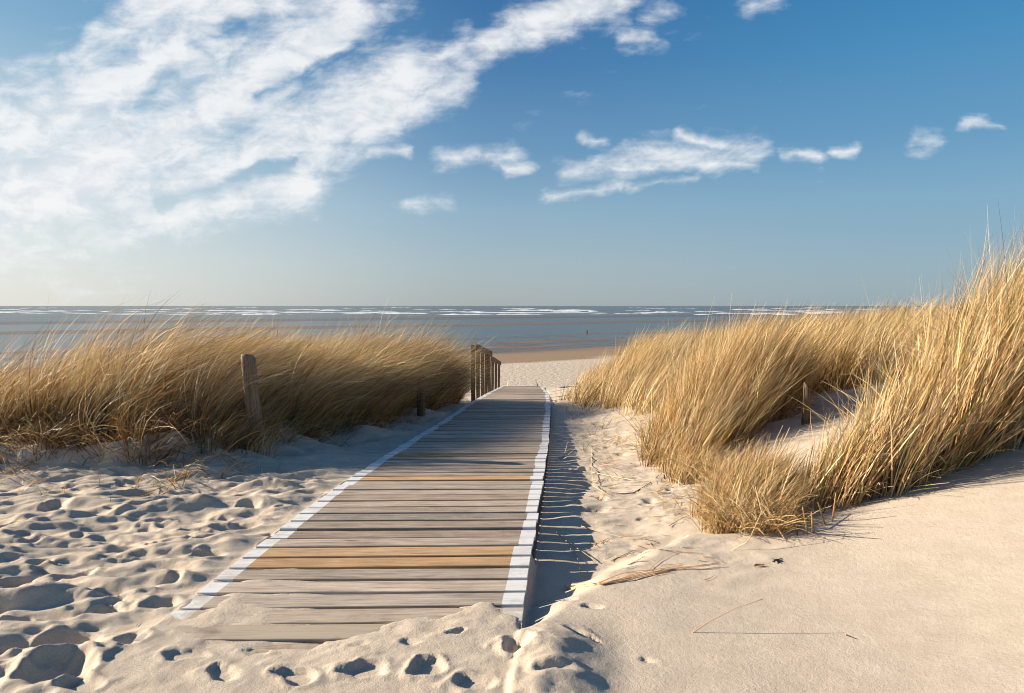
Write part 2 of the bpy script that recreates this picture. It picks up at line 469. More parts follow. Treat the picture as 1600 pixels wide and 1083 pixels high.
# ------------------------------------------------------------------ materials
def material(name):
    m_ = bpy.data.materials.new(name); m_.use_nodes = True
    t = NT(m_.node_tree); t.n.clear()
    out = t.new('ShaderNodeOutputMaterial')
    return m_, t, out

def principled(t, out, color, rough=.6, normal=None, spec=.3, metallic=0.0):
    p = t.new('ShaderNodeBsdfPrincipled')
    t.put(p.inputs['Base Color'], color); t.put(p.inputs['Roughness'], rough)
    t.put(p.inputs['Specular IOR Level'], spec); p.inputs['Metallic'].default_value = metallic
    if normal is not None: t.put(p.inputs['Normal'], normal)
    t.l.new(p.outputs[0], out.inputs[0])
    return p

def sand_material():
    m_, t, out = material('sand')
    g = t.new('ShaderNodeNewGeometry'); P = g.outputs['Position']
    x, y, z = t.sep(P)
    n_big = t.noise(P, .55, 4, .55)
    n_mid = t.noise(P, 7.0, 5, .6)
    n_gr = t.noise(P, 420.0, 2, .6)
    n_gr2 = t.noise(P, 140.0, 3, .6)
    dry = t.mix(t.sstep(n_mid, .3, .7), c4(.470, .390, .305), c4(.535, .452, .358))
    dry = t.mix(t.math('MULTIPLY', t.sstep(n_big, .4, .65), .35), dry, c4(.548, .452, .345))
    grain = t.sstep(n_gr, .25, .75, .80, 1.17)
    grain = t.math('MULTIPLY', grain, t.sstep(n_gr2, .25, .75, .88, 1.10))
    dry = t.vmath('SCALE', dry, scale=grain)
    # dark mineral grains and shell crumbs
    vor = t.new('ShaderNodeTexVoronoi'); vor.inputs['Scale'].default_value = 95; t.put(vor.inputs['Vector'], P)
    spk = t.math('MULTIPLY', t.sstep(vor.outputs['Distance'], .10, .05), t.sstep(t.sep(vor.outputs['Color'])[0], .90, .92))
    dry = t.mix(t.math('MULTIPLY', spk, .55), dry, c4(.12, .08, .05))
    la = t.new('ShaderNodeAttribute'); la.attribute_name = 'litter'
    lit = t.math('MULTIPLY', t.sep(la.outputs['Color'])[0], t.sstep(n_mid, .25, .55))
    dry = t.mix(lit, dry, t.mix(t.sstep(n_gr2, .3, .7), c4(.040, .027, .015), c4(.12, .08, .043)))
    # the beach: damp sand below the tide line, soaked beside the pools
    wob = t.math('MULTIPLY', t.math('SUBTRACT', t.noise(t.vmath('MULTIPLY', P, (.05, .12, 0)), 1.0, 4, .6), .5), .07)
    lvl = t.math('ADD', z, wob)
    damp = t.sstep(lvl, -3.150, -3.165)
    soak = t.sstep(lvl, -3.245, -3.30)
    col = t.mix(damp, dry, c4(.260, .178, .112))
    col = t.mix(soak, col, c4(.095, .070, .052))
    rough = t.sstep(lvl, -3.20, -3.30, .92, .38)
    bh = t.math('ADD', t.math('MULTIPLY', n_gr, .0012), t.math('MULTIPLY', n_gr2, .0022))
    bh = t.math('ADD', bh, t.math('MULTIPLY', t.noise(P, 34.0, 5, .65), .0045))
    # trodden dry beach far off
    far = t.sstep(y, 24, 34)
    prints = t.noise(P, 2.6, 4, .6)
    bh = t.math('ADD', bh, t.math('MULTIPLY', t.math('MULTIPLY', prints, far), t.sstep(lvl, -3.20, -3.12, 0.0, .10)))
    principled(t, out, col, rough, t.bump(bh, .9, 1.0), spec=.22)
    return m_

def water_material():
    m_, t, out = material('sea_water')
    g = t.new('ShaderNodeNewGeometry'); P = g.outputs['Position']
    x, y, z = t.sep(P)
    c = t.math('SUBTRACT', y, t.math('MULTIPLY', x, .66))
    wv = t.vmath('MULTIPLY', P, (.35, 1.0, 1.0))
    n = t.noise(wv, 1.6, 4, .6)
    n2_ = t.noise(wv, .16, 4, .6)
    open_sea = t.sstep(c, 285, 330)
    h = t.math('ADD', t.math('MULTIPLY', n, t.math('ADD', .11, t.math('MULTIPLY', open_sea, .16))), t.math('MULTIPLY', t.math('MULTIPLY', n2_, open_sea), 1.6))
    col = t.mix(open_sea, c4(.070, .085, .082), c4(.090, .102, .098))
    # foam left by the breakers, in broken lines along the shore
    sv = t.combine(t.math('MULTIPLY', x, .010), t.math('MULTIPLY', y, .060), 0.0)
    fo = t.noise(sv, 1.0, 6, .66, .6)
    zone = t.math('MULTIPLY', t.sstep(y, 300, 380), t.sstep(y, 1000, 620))
    foam = t.math('MULTIPLY', t.sstep(fo, .60, .66), zone)
    sv2 = t.combine(t.math('MULTIPLY', x, .012), t.math('MULTIPLY', y, .012), 0.0)
    foam = t.math('MAXIMUM', foam, t.math('MULTIPLY', t.sstep(t.noise(sv2, 1.0, 6, .7, .4), .68, .74), t.sstep(y, 700, 1200)))
    col = t.mix(t.math('MULTIPLY', foam, .9), col, c4(.62, .64, .64))
    rough = t.math('ADD', .28, t.math('MULTIPLY', foam, .5))
    p = principled(t, out, col, rough, t.bump(h, 1.0, 1.0), spec=.38)
    p.inputs['IOR'].default_value = 1.333
    return m_

SAND = sand_material()
SEA = water_material()

# ------------------------------------------------------------------ ground and sea
xs = list(np.arange(-3.9, 2.4, .0135))
xs = sorted(grow(xs[0], .0135, 1.045, -420, -1)) + xs + grow(xs[-1], .0135, 1.045, 420, 1)
ys = list(np.arange(2.15, 6.6, .0135))
ys = sorted(grow(ys[0], .0135, 1.06, -12, -1)) + ys + grow(ys[-1], .0135, 1.0165, 420, 1)
gm = sheet_mesh('ground', np.array(xs), np.array(ys), ground)
GX, GY = np.meshgrid(np.array(xs), np.array(ys)); GX = GX.ravel(); GY = GY.ravel()
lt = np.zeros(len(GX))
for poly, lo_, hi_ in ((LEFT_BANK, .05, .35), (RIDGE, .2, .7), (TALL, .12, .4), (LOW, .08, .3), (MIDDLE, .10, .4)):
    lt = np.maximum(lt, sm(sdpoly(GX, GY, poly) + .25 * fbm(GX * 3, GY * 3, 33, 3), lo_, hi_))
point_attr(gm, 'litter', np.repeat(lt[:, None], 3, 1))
tag(link('ground', gm, SAND), 'pale rippled sand of the dunes running down to the flat beach', 'sand', kind='structure')
sx = np.array([-40000, -12000, -4000, -1200, -400, 400, 1200, 4000, 12000, 40000.]); sy = np.array([36, 120, 400, 1200, 4000, 12000, 60000.])
tag(link('sea', sheet_mesh('sea', sx, sy, lambda X, Y: np.full(X.shape, WATER)), SEA), 'grey blue sea with tidal pools along the beach', 'sea', kind='structure')
# ------------------------------------------------------------------ boardwalk
def wood_material(name, light, dark, crack, paint=None, warm=.32):
    m_, t, out = material(name)
    uvn = t.new('ShaderNodeUVMap'); uvn.uv_map = 'grain'
    U = uvn.outputs[0]
    at = t.new('ShaderNodeAttribute'); at.attribute_name = 'tone'
    tone = t.sep(at.outputs['Color'])[0]
    along = t.vmath('MULTIPLY', U, (1.3, 34.0, 1.0))
    fine = t.noise(along, 1.6, 6, .62, 1.2)
    fine2 = t.noise(t.vmath('MULTIPLY', U, (3.0, 150.0, 1.0)), 1.0, 4, .6, .4)
    blot = t.noise(t.vmath('MULTIPLY', U, (2.2, 6.0, 1.0)), 1.0, 4, .6)
    vor = t.new('ShaderNodeTexVoronoi'); vor.inputs['Scale'].default_value = 1.0
    t.put(vor.inputs['Vector'], t.vmath('MULTIPLY', U, (2.1, 11.0, 1.0)))
    knot = t.math('MULTIPLY', t.sstep(vor.outputs['Distance'], .16, .05), t.sstep(t.sep(vor.outputs['Color'])[0], .70, .74))
    col = t.mix(t.sstep(fine, .32, .68), dark, light)
    col = t.mix(t.math('MULTIPLY', t.sstep(fine2, .55, .66), .62), col, crack)
    col = t.vmath('SCALE', col, scale=t.sstep(blot, .25, .75, .80, 1.16))
    col = t.mix(t.math('MULTIPLY', knot, .75), col, crack)
    hue = t.math('FRACT', t.math('MULTIPLY', tone, 7.31))
    col = t.mix(t.math('MULTIPLY', hue, warm), col, t.mixop('MULTIPLY', 1.0, col, c4(1.12, .86, .66)))
    col = t.vmath('SCALE', col, scale=t.math('ADD', .70, t.math('MULTIPLY', tone, .60)))
    if paint is not None:
        wear = t.math('ADD', t.math('MULTIPLY', fine, .55), t.math('MULTIPLY', blot, .6))
        col = t.mix(t.sstep(wear, .57, .71), paint, t.mix(.45, col, paint))
    # sand dust blown into the grain
    g = t.new('ShaderNodeNewGeometry'); P = g.outputs['Position']
    dust = t.noise(P, 5.5, 6, .66)
    up = t.sstep(t.sep(g.outputs['Normal'])[2], .6, .9)
    dust2 = t.math('ADD', dust, t.sstep(t.sep(P)[1], 3.75, 3.0, 0.0, .20))
    df = t.math('MULTIPLY', t.math('MULTIPLY', t.sstep(dust2, .52, .68), up), t.sstep(t.sep(P)[1], 3.75, 3.1, .40, .85))
    col = t.mix(df, col, c4(.42, .350, .268))
    h = t.math('ADD', t.math('MULTIPLY', fine, .0016), t.math('MULTIPLY', t.sstep(fine2, .55, .7), -.0016))
    principled(t, out, col, .8, t.bump(h, .8, 1.0), spec=.2)
    return m_

W_GREY = wood_material('weathered_planking', c4(.475, .405, .335), c4(.300, .246, .198), c4(.080, .060, .048))
W_NEW = wood_material('fresh_planking', c4(.490, .330, .185), c4(.375, .238, .125), c4(.130, .070, .035))
W_PAINT = wood_material('white_paint', c4(.330, .275, .225), c4(.185, .148, .118), c4(.10, .09, .08), paint=c4(.66, .66, .655))
W_POST = wood_material('old_timber', c4(.185, .130, .085), c4(.085, .058, .038), c4(.025, .018, .013))
W_BARK = wood_material('bleached_timber', c4(.300, .225, .155), c4(.140, .098, .065), c4(.04, .03, .02))

class Planks:
    """collects bevelled boards into one mesh with grain coordinates and a tone per board"""
    def __init__(self): self.v = []; self.f = []; self.uv = []; self.tone = []
    def board(self, p0, ax, ay, az, L, Wd, T, u0, tone, bev=.003, nseg=1, wob=0.0, seed=0, shear=0.0):
        """p0 = centre of the top face; ax along, ay across, az up"""
        b = bev
        prof = [(-Wd / 2, -b), (-Wd / 2 + b, 0), (Wd / 2 - b, 0), (Wd / 2, -b), (Wd / 2, -T), (-Wd / 2, -T)]
        base = len(self.v); k = len(prof)
        peri = np.cumsum([0] + [math.dist(prof[i], prof[(i + 1) % k]) for i in range(k)])
        rs = np.random.default_rng(seed)
        w0 = rs.normal(0, wob, nseg + 1); w1 = rs.normal(0, wob, nseg + 1)
        for i in range(nseg + 1):
            tt = -L / 2 + L * i / nseg
            for j, (a, c) in enumerate(prof):
                off = (w0[i] if a < 0 else w1[i])
                q = p0 + ax * (tt + shear * a) + ay * (a + off) + az * c
                self.v.append(q); self.tone.append(tone)
        for i in range(nseg):
            for j in range(k):
                a = base + i * k + j; b2 = base + i * k + (j + 1) % k
                self.f.append((a, b2, b2 + k, a + k))
                uA, uB = u0 + L * i / nseg, u0 + L * (i + 1) / nseg
                vA, vB = peri[j] + u0 * 1.7, peri[j + 1] + u0 * 1.7
                self.uv.append(((uA, vA), (uA, vB), (uB, vB), (uB, vA)))
        for end, rev in ((0, False), (nseg, True)):
            idx = [base + end * k + j for j in range(k)]
            if not rev: idx = idx[::-1]
            self.f.append(tuple(idx)); self.uv.append(tuple((u0 + .02 * j, u0 * 1.7 + .3 * prof[j % k][1]) for j in range(k)))
    def build(self, name, mat, parent=None):
        me = bpy.data.meshes.new(name)
        me.from_pydata([tuple(q) for q in self.v], [], self.f); me.update()
        ul = me.uv_layers.new(name='grain'); flat = [c for fuv in self.uv for c in fuv]
        ul.data.foreach_set('uv', np.array(flat, np.float32).ravel())
        point_attr(me, 'tone', np.repeat(np.array(self.tone, np.float32)[:, None], 3, 1))
        return link(name, me, mat, parent)

walk = empty('boardwalk', (float(deck_x(2.9)), 2.9, 0))
tag(walk, 'grey plank boardwalk with white painted edges running down to the beach', 'boardwalk')
PITCH = .171; GAP = .030; TH = .026
deck, bearer_b = Planks(), Planks()
paintL, paintR = Planks(), Planks()
fresh = []
org = Vector(walk.location)
yk = 2.972; n = 0
prng = np.random.default_rng(21)
FRESH_Y = [4.00, 4.17, 6.02, 7.22]
fresh_idx = {}
ysl = []
while yk < DECK_Y1:
    ysl.append(yk)
    sl_ = (deck_z(yk + .1) - deck_z(yk - .1)) / .2
    yk += PITCH / math.sqrt(1 + sl_ * sl_)
for fy in FRESH_Y: fresh_idx[int(np.argmin([abs(q - fy) for q in ysl]))] = True
for n, yk in enumerate(ysl):
    sl_ = (deck_z(yk + .1) - deck_z(yk - .1)) / .2
    skew = .022 + prng.normal(0, .0030)
    roll = prng.normal(0, .0022)
    ax = Vector((1, skew, roll)).normalized()
    ay = Vector((0, 1, sl_ + prng.normal(0, .010))); ay = (ay - ax * ay.dot(ax)).normalized()
    az = ax.cross(ay)
    far = yk > 16
    L = WID + prng.normal(0, .004); e0 = prng.normal(0, .004)
    Wd = PITCH - GAP + prng.normal(0, .0022)
    pc = Vector((float(deck_x(yk)) + e0, yk, float(deck_z(yk)) + prng.normal(0, .0022))) - org
    tone = float(np.clip(prng.normal(.5, .27), .0, 1.0))
    shr = float(deck_x(yk + .1) - deck_x(yk - .1)) / .2 + skew
    u0 = float(prng.uniform(0, 60))
    pl = .106 + prng.normal(0, .006) + .012 * math.sin(n * .7); pr = .096 + prng.normal(0, .005) + .010 * math.sin(n * .31 + 1)
    if n in fresh_idx: pr += .01
    midL = L - pl - pr
    tgt = deck
    if n in fresh_idx: tgt = Planks()
    tgt.board(pc + ax * ((pl - pr) / 2), ax, ay, az, midL, Wd, TH, u0 + pl, tone, nseg=1 if far else 6, wob=0 if far else .0012, seed=n, shear=shr)
    if n in fresh_idx: fresh.append(tgt.build('replacement_plank', W_NEW, walk))
    paintL.board(pc + ax * (-L / 2 + pl / 2), ax, ay, az, pl, Wd, TH, u0, tone, seed=n, shear=shr)
    paintR.board(pc + ax * (L / 2 - pr / 2), ax, ay, az, pr, Wd, TH, u0 + pl + midL, tone, seed=n, shear=shr)
deck.build('deck', W_GREY, walk)
for p_ in fresh: p_['label'] = 'newer honey coloured plank'
for pp, lab in ((paintL, 'white painted plank ends towards the grassy bank'), (paintR, 'white painted plank ends towards the smooth dune')):
    o = pp.build('painted_edge', W_PAINT, walk); o['label'] = lab
for sb in (-.56, 0.0, .56):
    for k_, (ya, yb) in enumerate(zip(np.arange(2.9, 29, .8), np.arange(3.7, 29.8, .8))):
        pa = Vector((float(deck_x(ya)) + sb, ya, float(deck_z(ya)) - TH - .004)); pb = Vector((float(deck_x(yb)) + sb, yb, float(deck_z(yb)) - TH - .004))
        dv = (pb - pa); Ld = dv.length; dv.normalize()
        side = dv.cross(Vector((0, 0, 1))).normalized()
        bearer_b.board((pa + pb) / 2 - org, dv, -side, Vector((0, 0, 1)), Ld, .055, .05, k_ * 1.3, .4)
bearer_b.build('bearer', W_POST, walk)

# ------------------------------------------------------------------ handrail at the beach end
def edge_x(y): return float(deck_x(y)) - WID / 2
rail_o = empty('handrail', (edge_x(16.0) - .07, 16.0, float(ground(edge_x(16.0) - .07, 16.0, False))))
tag(rail_o, 'dark weathered wooden handrail on posts beside the far end of the boardwalk', 'handrail')
ro = Vector(rail_o.location)
RY = [16.0, 17.2, 18.5, 19.9, 21.4, 23.3, 25.6, 28.2]
RH = [1.27, 1.26, 1.25, 1.23, 1.22, 1.06, 1.03, 1.0]
rtop = []
for i, (y, h) in enumerate(zip(RY, RH)):
    x = edge_x(y) - .07; zt = float(deck_z(y)) + h; zg = zt - h - .5
    pb = Planks()
    lean = Vector((prng.normal(0, .008), prng.normal(0, .008), 1)).normalized()
    aw = .105 if i == 0 else .095
    L = zt - zg
    ctr = Vector((x, y, (zt + zg) / 2)) - ro
    a1 = Vector((1, .05, 0)); a1 = (a1 - lean * a1.dot(lean)).normalized(); a2 = lean.cross(a1)
    # long axis = up: board() wants the top face centre, so shift by half the thickness
    pb.board(ctr + a2 * (aw / 2), lean, a1, a2, L, aw, aw, i * 2.3, .45 + .1 * (i % 3), bev=.014, nseg=8, wob=.003, seed=i)
    pb.build('post', W_POST, rail_o)
    rtop.append(Vector((x + aw / 2 + .024, y, zt - .05)))
for a, b in ((0, 4), (4, 7)):
    pa, pb_ = rtop[a].copy(), rtop[b].copy()
    if a == 4: pa.z = float(deck_z(RY[4])) + 1.02; pa.y += .02
    dv = pb_ - pa; Ld = dv.length + .12; dv.normalize()
    pk = Planks()
    sd_ = Vector((1, 0, 0)); sd_ = (sd_ - dv * sd_.dot(dv)).normalized(); upv = sd_.cross(dv)
    pk.board((pa + pb_) / 2 - ro + upv * .075, dv, sd_, upv, Ld, .045, .15, 9.1 + a, .5, bev=.006, nseg=10, wob=.002, seed=90 + a)
    pk.build('rail', W_POST, rail_o)

# ------------------------------------------------------------------ round posts left over in the grass
def round_post(name, base, top, r, mat, label, cat, seed, kind_seg=14):
    base, top = Vector(base), Vector(top)
    axv = (top - base).normalized(); L = (top - base).length
    a1 = axv.orthogonal().normalized(); a2 = axv.cross(a1)
    rs = np.random.default_rng(seed)
    V = []; Fc = []; UV = []; nr = 14
    ph = rs.uniform(0, 6.28, 5)
    rings = [0] + list(np.linspace(.03, .97, nr - 2)) + [1.0]
    for i, s in enumerate(rings):
        for j in range(kind_seg):
            an = 2 * math.pi * j / kind_seg
            rr = r * (1 + .05 * math.sin(2 * an + ph[0]) + .035 * math.sin(5 * an + ph[1] + s * 2) + .03 * math.sin(9 * s + ph[2] + an)) * (1.06 - .10 * s)
            if i == nr - 1: rr *= .86
            zt = L * s + (.03 * math.cos(an - ph[3]) if s > .9 else 0)
            V.append(a1 * (rr * math.cos(an)) + a2 * (rr * math.sin(an)) + axv * zt)
    for i in range(nr - 1):
        for j in range(kind_seg):
            a, b = i * kind_seg + j, i * kind_seg + (j + 1) % kind_seg
            Fc.append((a, b, b + kind_seg, a + kind_seg))
            UV += [(rings[i] * L, j * r * .45), (rings[i] * L, (j + 1) * r * .45), (rings[i + 1] * L, (j + 1) * r * .45), (rings[i + 1] * L, j * r * .45)]
    V.append(axv * (L + .012)); c_ = len(V) - 1
    for j in range(kind_seg):
        Fc.append(((nr - 1) * kind_seg + j, (nr - 1) * kind_seg + (j + 1) % kind_seg, c_)); UV += [(5 + j * .01, .3), (5 + j * .01, .31), (5, .32)]
    me = bpy.data.meshes.new(name); me.from_pydata([tuple(q) for q in V], [], Fc); me.update()
    ul = me.uv_layers.new(name='grain'); ul.data.foreach_set('uv', np.array(UV, np.float32).ravel())
    point_attr(me, 'tone', np.full((len(V), 3), .55, np.float32))
    me.polygons.foreach_set('use_smooth', [len(p.vertices) == 4 for p in me.polygons])
    return tag(link(name, me, mat, None, base), label, cat)

def at(px, py, y):   # world point seen at a pixel of the photograph, at depth y (used once, to read off positions)
    return Vector(((px - 800) / F * y, y, EYE - (py - HOR) / F * y))
p0 = at(398, 640, 7.25); p1 = at(387, 556, 7.19)
round_post('wooden_post', (p0.x + .02, p0.y, p0.z - .35), p1, .078, W_BARK, 'leaning round wooden post standing in the grass of the bank', 'post', 3)
p1 = at(657, 577, 11.75); round_post('wooden_post', (p1.x + .02, p1.y, -.9), p1, .075, W_POST, 'dark stub of a post in shade at the end of the grassy bank', 'post', 4)
p1 = at(1262, 601, 7.45); round_post('wooden_post', (p1.x - .03, p1.y + .02, float(ground(p1.x, 7.45)) - .3), p1, .042, W_POST, 'short dark post stub in the bare sand hollow between the right tussocks', 'post', 5, 10)
bz = float(ground(13.0, 117.0))
mp = Planks()
for dx_, hh, tn in ((-.075, .66, .6), (.075, .64, 1.0)):
    mp.board(Vector((dx_, .1, hh / 2 - .2)), Vector((0, 0, 1)), Vector((1, 0, 0)), Vector((0, 1, 0)), hh + .4, .14, .14, 3 + dx_, tn, bev=.015)
mo = mp.build('marker_post', W_GREY); mo.location = (12.85, 117.0, -3.3)
tag(mo, 'small lone wooden marker post standing at the edge of the tidal pool', 'marker post')

# ------------------------------------------------------------------ grass
def grass_material():
    m_, t, out = material('marram_grass')
    at_ = t.new('ShaderNodeAttribute'); at_.attribute_name = 'tint'
    col = at_.outputs['Color']
    p = t.new('ShaderNodeBsdfPrincipled')
    t.put(p.inputs['Base Color'], col); p.inputs['Roughness'].default_value = .5
    p.inputs['Specular IOR Level'].default_value = .35
    tr = t.new('ShaderNodeBsdfTranslucent'); t.put(tr.inputs['Color'], col)
    mx = t.new('ShaderNodeMixShader'); mx.inputs[0].default_value = .26
    t.l.new(p.outputs[0], mx.inputs[1]); t.l.new(tr.outputs[0], mx.inputs[2]); t.l.new(mx.outputs[0], out.inputs[0])
    return m_
GRASS = grass_material()
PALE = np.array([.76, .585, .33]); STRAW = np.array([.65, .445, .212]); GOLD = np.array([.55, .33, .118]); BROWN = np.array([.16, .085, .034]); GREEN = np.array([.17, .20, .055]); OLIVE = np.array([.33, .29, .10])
PAL = np.array([PALE, STRAW, GOLD, BROWN, GREEN, OLIVE])

def pick(rg, n, probs):
    idx = rg.choice(len(PAL), n, p=np.array(probs) / sum(probs))
    c = PAL[idx] * rg.uniform(.50, 1.22, (n, 1)) * rg.normal(1, .04, (n, 3))
    return np.clip(c, .01, .9)

def blade_arrays(rg, root, L, fan, wind, droop, width, tint, rings=7, power=1.6, tipw=.12, kink=0.0):
    """root (n,3), L (n,), fan (n,2) sideways lean near the base, wind (n,2) lean gained towards the tip"""
    n = len(root)
    s = np.linspace(0, 1, rings)
    D = np.empty((n, rings, 3))
    sp = s[None, :] ** power
    D[..., 0] = fan[:, 0:1] + wind[:, 0:1] * sp
    D[..., 1] = fan[:, 1:2] + wind[:, 1:2] * sp
    D[..., 2] = 1 - droop[:, None] * s[None, :] ** 1.9
    if kink: D += rg.normal(0, kink, (n, rings, 3))
    D /= np.linalg.norm(D, axis=2, keepdims=True)
    step = (L / (rings - 1))[:, None, None]
    P = np.zeros((n, rings, 3)); P[:, 1:] = np.cumsum((D[:, :-1] + D[:, 1:]) * .5 * step, axis=1)
    P += root[:, None, :]
    rv = rg.normal(0, 1, (n, 1, 3))
    S = np.cross(D, np.broadcast_to(rv, D.shape)); S /= np.linalg.norm(S, axis=2, keepdims=True) + 1e-9
    wd = width[:, None] * (tipw + (1 - tipw) * (1 - s[None, :] ** 1.5)) * .5
    A = P - S * wd[..., None]; B = P + S * wd[..., None]
    V = np.stack([A, B], 2).reshape(n, rings * 2, 3)
    T = np.broadcast_to(tint[:, None, :], (n, rings * 2, 3))
    k = np.arange(rings - 1) * 2
    fl = np.stack([k, k + 1, k + 3, k + 2], -1)
    Fc = fl[None] + (np.arange(n) * rings * 2)[:, None, None]
    return V.reshape(-1, 3), Fc.reshape(-1, 4), T.reshape(-1, 3)

def merge(parts):
    V, Fc, T = [], [], []; o = 0
    for v_, f_, t_ in parts:
        V.append(v_); Fc.append(f_ + o); T.append(t_); o += len(v_)
    return np.concatenate(V), np.concatenate(Fc), np.concatenate(T)

def grass_object(name, parts, loc=(0, 0, 0)):
    V, Fc, T = merge(parts)
    me = np_mesh(name, V - np.array(loc), Fc, 4, True)
    point_attr(me, 'tint', T)
    return link(name, me, GRASS, None, loc)

def scatter(rg, poly, n, wob=.12):
    P = np.array(poly); lo, hi = P.min(0) - .1, P.max(0) + .1
    out = np.empty((0, 2))
    while len(out) < n:
        q = rg.uniform(lo, hi, (n * 2, 2))
        sd = sdpoly(q[:, 0], q[:, 1], poly) + wob * fbm(q[:, 0] * 2.5, q[:, 1] * 2.5, 19, 2)
        out = np.concatenate([out, q[sd > 0]])
    return out[:n]

def tussocks(rg, centres, Lc, nb, rad, width, probs, fanmag=.30, lean=.18, bend=(.7, 1.7), droop=(.2, 1.1), rings=7, power=1.6, stem=.0, swirl=.35, jitL=.22, wdir=0.0):
    """a stand of grass: every centre sends up nb blades that fan out and lie over with the wind (from the left)"""
    n = len(centres); N = n * nb
    ci = np.repeat(np.arange(n), nb)
    an = rg.uniform(0, 2 * np.pi, N); rr = np.sqrt(rg.uniform(0, 1, N))
    r_c = rad * rg.uniform(.6, 1.4, n)
    x = centres[ci, 0] + np.cos(an) * rr * r_c[ci]; y = centres[ci, 1] + np.sin(an) * rr * r_c[ci]
    z = ground(x, y, False) - .015
    L = Lc[ci] * np.clip(rg.normal(1 - .12 * rr, jitL, N), .25, 1.14)
    fm = fanmag * rr * rg.uniform(.5, 1.3, N)
    ph = wdir + swirl * 2 * fbm(centres[:, 0] * .9, centres[:, 1] * .9, 7, 2)[ci] + rg.normal(0, .28, N)
    cl = lean * rg.uniform(.5, 1.5, n)[ci] + rg.normal(0, .08, N)
    fan = np.stack([np.cos(an) * fm + cl * np.cos(ph), np.sin(an) * fm + cl * np.sin(ph)], 1)
    bm = rg.uniform(bend[0], bend[1], n)[ci] * rg.uniform(.55, 1.25, N)
    wind = np.stack([np.cos(ph) * bm, np.sin(ph) * bm], 1)
    dr = rg.uniform(droop[0], droop[1], n)[ci] * rg.uniform(.5, 1.3, N)
    wdt = width * rg.uniform(.6, 1.35, N)
    tint = pick(rg, N, probs) * rg.uniform(.84, 1.14, n)[ci][:, None]
    cast = rg.normal(0, 1, n)[ci]
    tint = np.clip(tint * np.stack([1 - .035 * cast, 1 + .01 * cast, 1 + .16 * cast], 1), .01, .9)
    root = np.stack([x, y, z], 1)
    return blade_arrays(rg, root, L, fan, wind, dr, wdt, tint, rings, power)

def stems(rg, pts, L, width, probs, lean=(.30, .10), spread=.13, bend=.15):
    n = len(pts)
    root = np.stack([pts[:, 0], pts[:, 1], ground(pts[:, 0], pts[:, 1], False) - .03], 1)
    fan = np.stack([rg.normal(lean[0], spread, n), rg.normal(lean[1] * 0, spread, n)], 1)
    wind = np.stack([rg.uniform(0, bend * 2, n), rg.normal(0, .06, n)], 1)
    return blade_arrays(rg, root, L, fan, wind, rg.uniform(0, .15, n), width * rg.uniform(.7, 1.4, n), pick(rg, n, probs), 6, 1.5, .35)

def thatch(rg, pts, L, width, probs, flat=1.0, kink=.10, wx=.25):
    """dead, broken blades lying about the foot of the grass"""
    n = len(pts)
    root = np.stack([pts[:, 0], pts[:, 1], ground(pts[:, 0], pts[:, 1], True) + rg.uniform(.0, .05, n)], 1)
    an = rg.uniform(0, 2 * np.pi, n)
    mag = flat * rg.uniform(.5, 3.0, n)
    fan = np.stack([np.cos(an) * mag + wx * mag, np.sin(an) * mag], 1)
    dr = rg.uniform(.4, 1.9, n)
    return blade_arrays(rg, root, L * rg.uniform(.4, 1.3, n), fan, fan * rg.uniform(-.3, .5, (n, 1)), dr, width * rg.uniform(.6, 1.3, n), pick(rg, n, probs), 5, 1.3, .4, kink)

Q = 1.0    # amount of grass

# --- bank on the left
rg = np.random.default_rng(101)
cs = scatter(rg, LEFT_BANK, int(1050 * Q), .14)
cs = np.concatenate([cs, scatter(rg, [(-2.7, 8.0), (-2.45, 9.2), (-1.98, 11.5), (-1.25, 14.0), (-1.3, 15.0), (-3.2, 14.2), (-4.6, 11.5), (-4.4, 8.0)], 330, .08)])
cs = cs[(cs[:, 0] > -10.5)]
def left_len(x, y):
    h = np.interp(x, [-10, -7.2, -6.4, -5.7, -5.0, -4.4, -3.4, -2.4, -1.6, -1.1], [.48, .53, .64, .92, 1.11, 1.17, 1.15, 1.36, 1.56, 1.36])
    return h * (1 + .32 * fbm(x * 1.3, y * 1.3, 11, 2))
Ll = left_len(cs[:, 0], cs[:, 1]) * rg.uniform(.85, 1.12, len(cs))
sdl = sdpoly(cs[:, 0], cs[:, 1], LEFT_BANK)
kp = sdl > .38 * sm(-cs[:, 0], 2.5, 3.1)
cs, Ll, sdl = cs[kp], Ll[kp], sdl[kp] - .3 * sm(-cs[kp, 0], 2.5, 3.1)
Ll *= np.interp(sdl, [0, .35, .9], [.78, .97, 1.0])
parts = [tussocks(rg, cs, Ll, 52, .085, .0074, [4.5, 5, 3.0, 1.4, .3, .4], .50, .20, (.4, 2.4), (.2, 1.35), 7, 1.5, swirl=.8)]
fr = scatter(rg, [(-9, 6.2), (-3.1, 6.3), (-2.6, 7.2), (-2.3, 9.2), (-1.9, 11.5), (-1.2, 14.2), (-1.6, 14.2), (-2.4, 11.5), (-2.9, 9.2), (-3.3, 7.2), (-9, 7.0)], 7000, .1)
cross = cs[rg.choice(len(cs), 420, replace=False)]
parts.append(tussocks(rg, cross, left_len(cross[:, 0], cross[:, 1]) * .8, 9, .12, .0075, [5, 4, 2, 1, 1.2, .6], 1.0, .1, (.2, 1.8), (.3, 1.5), 7, 1.4, swirl=4.0))
parts.append(thatch(rg, fr, .38, .0062, [1.2, 2, 3, 6, .4, .4], .8))
und = scatter(rg, LEFT_BANK, 620, .10); und = und[und[:, 0] > -9.5]  # short dead blades, dark brown also to paint shade into the bank front
parts.append(tussocks(rg, und, rg.uniform(.30, .62, len(und)), 46, .14, .0075, [0, .3, 1.2, 9, .1, .4], .75, .15, (.3, 1.6), (.4, 1.5), 5, 1.4, swirl=1.5))
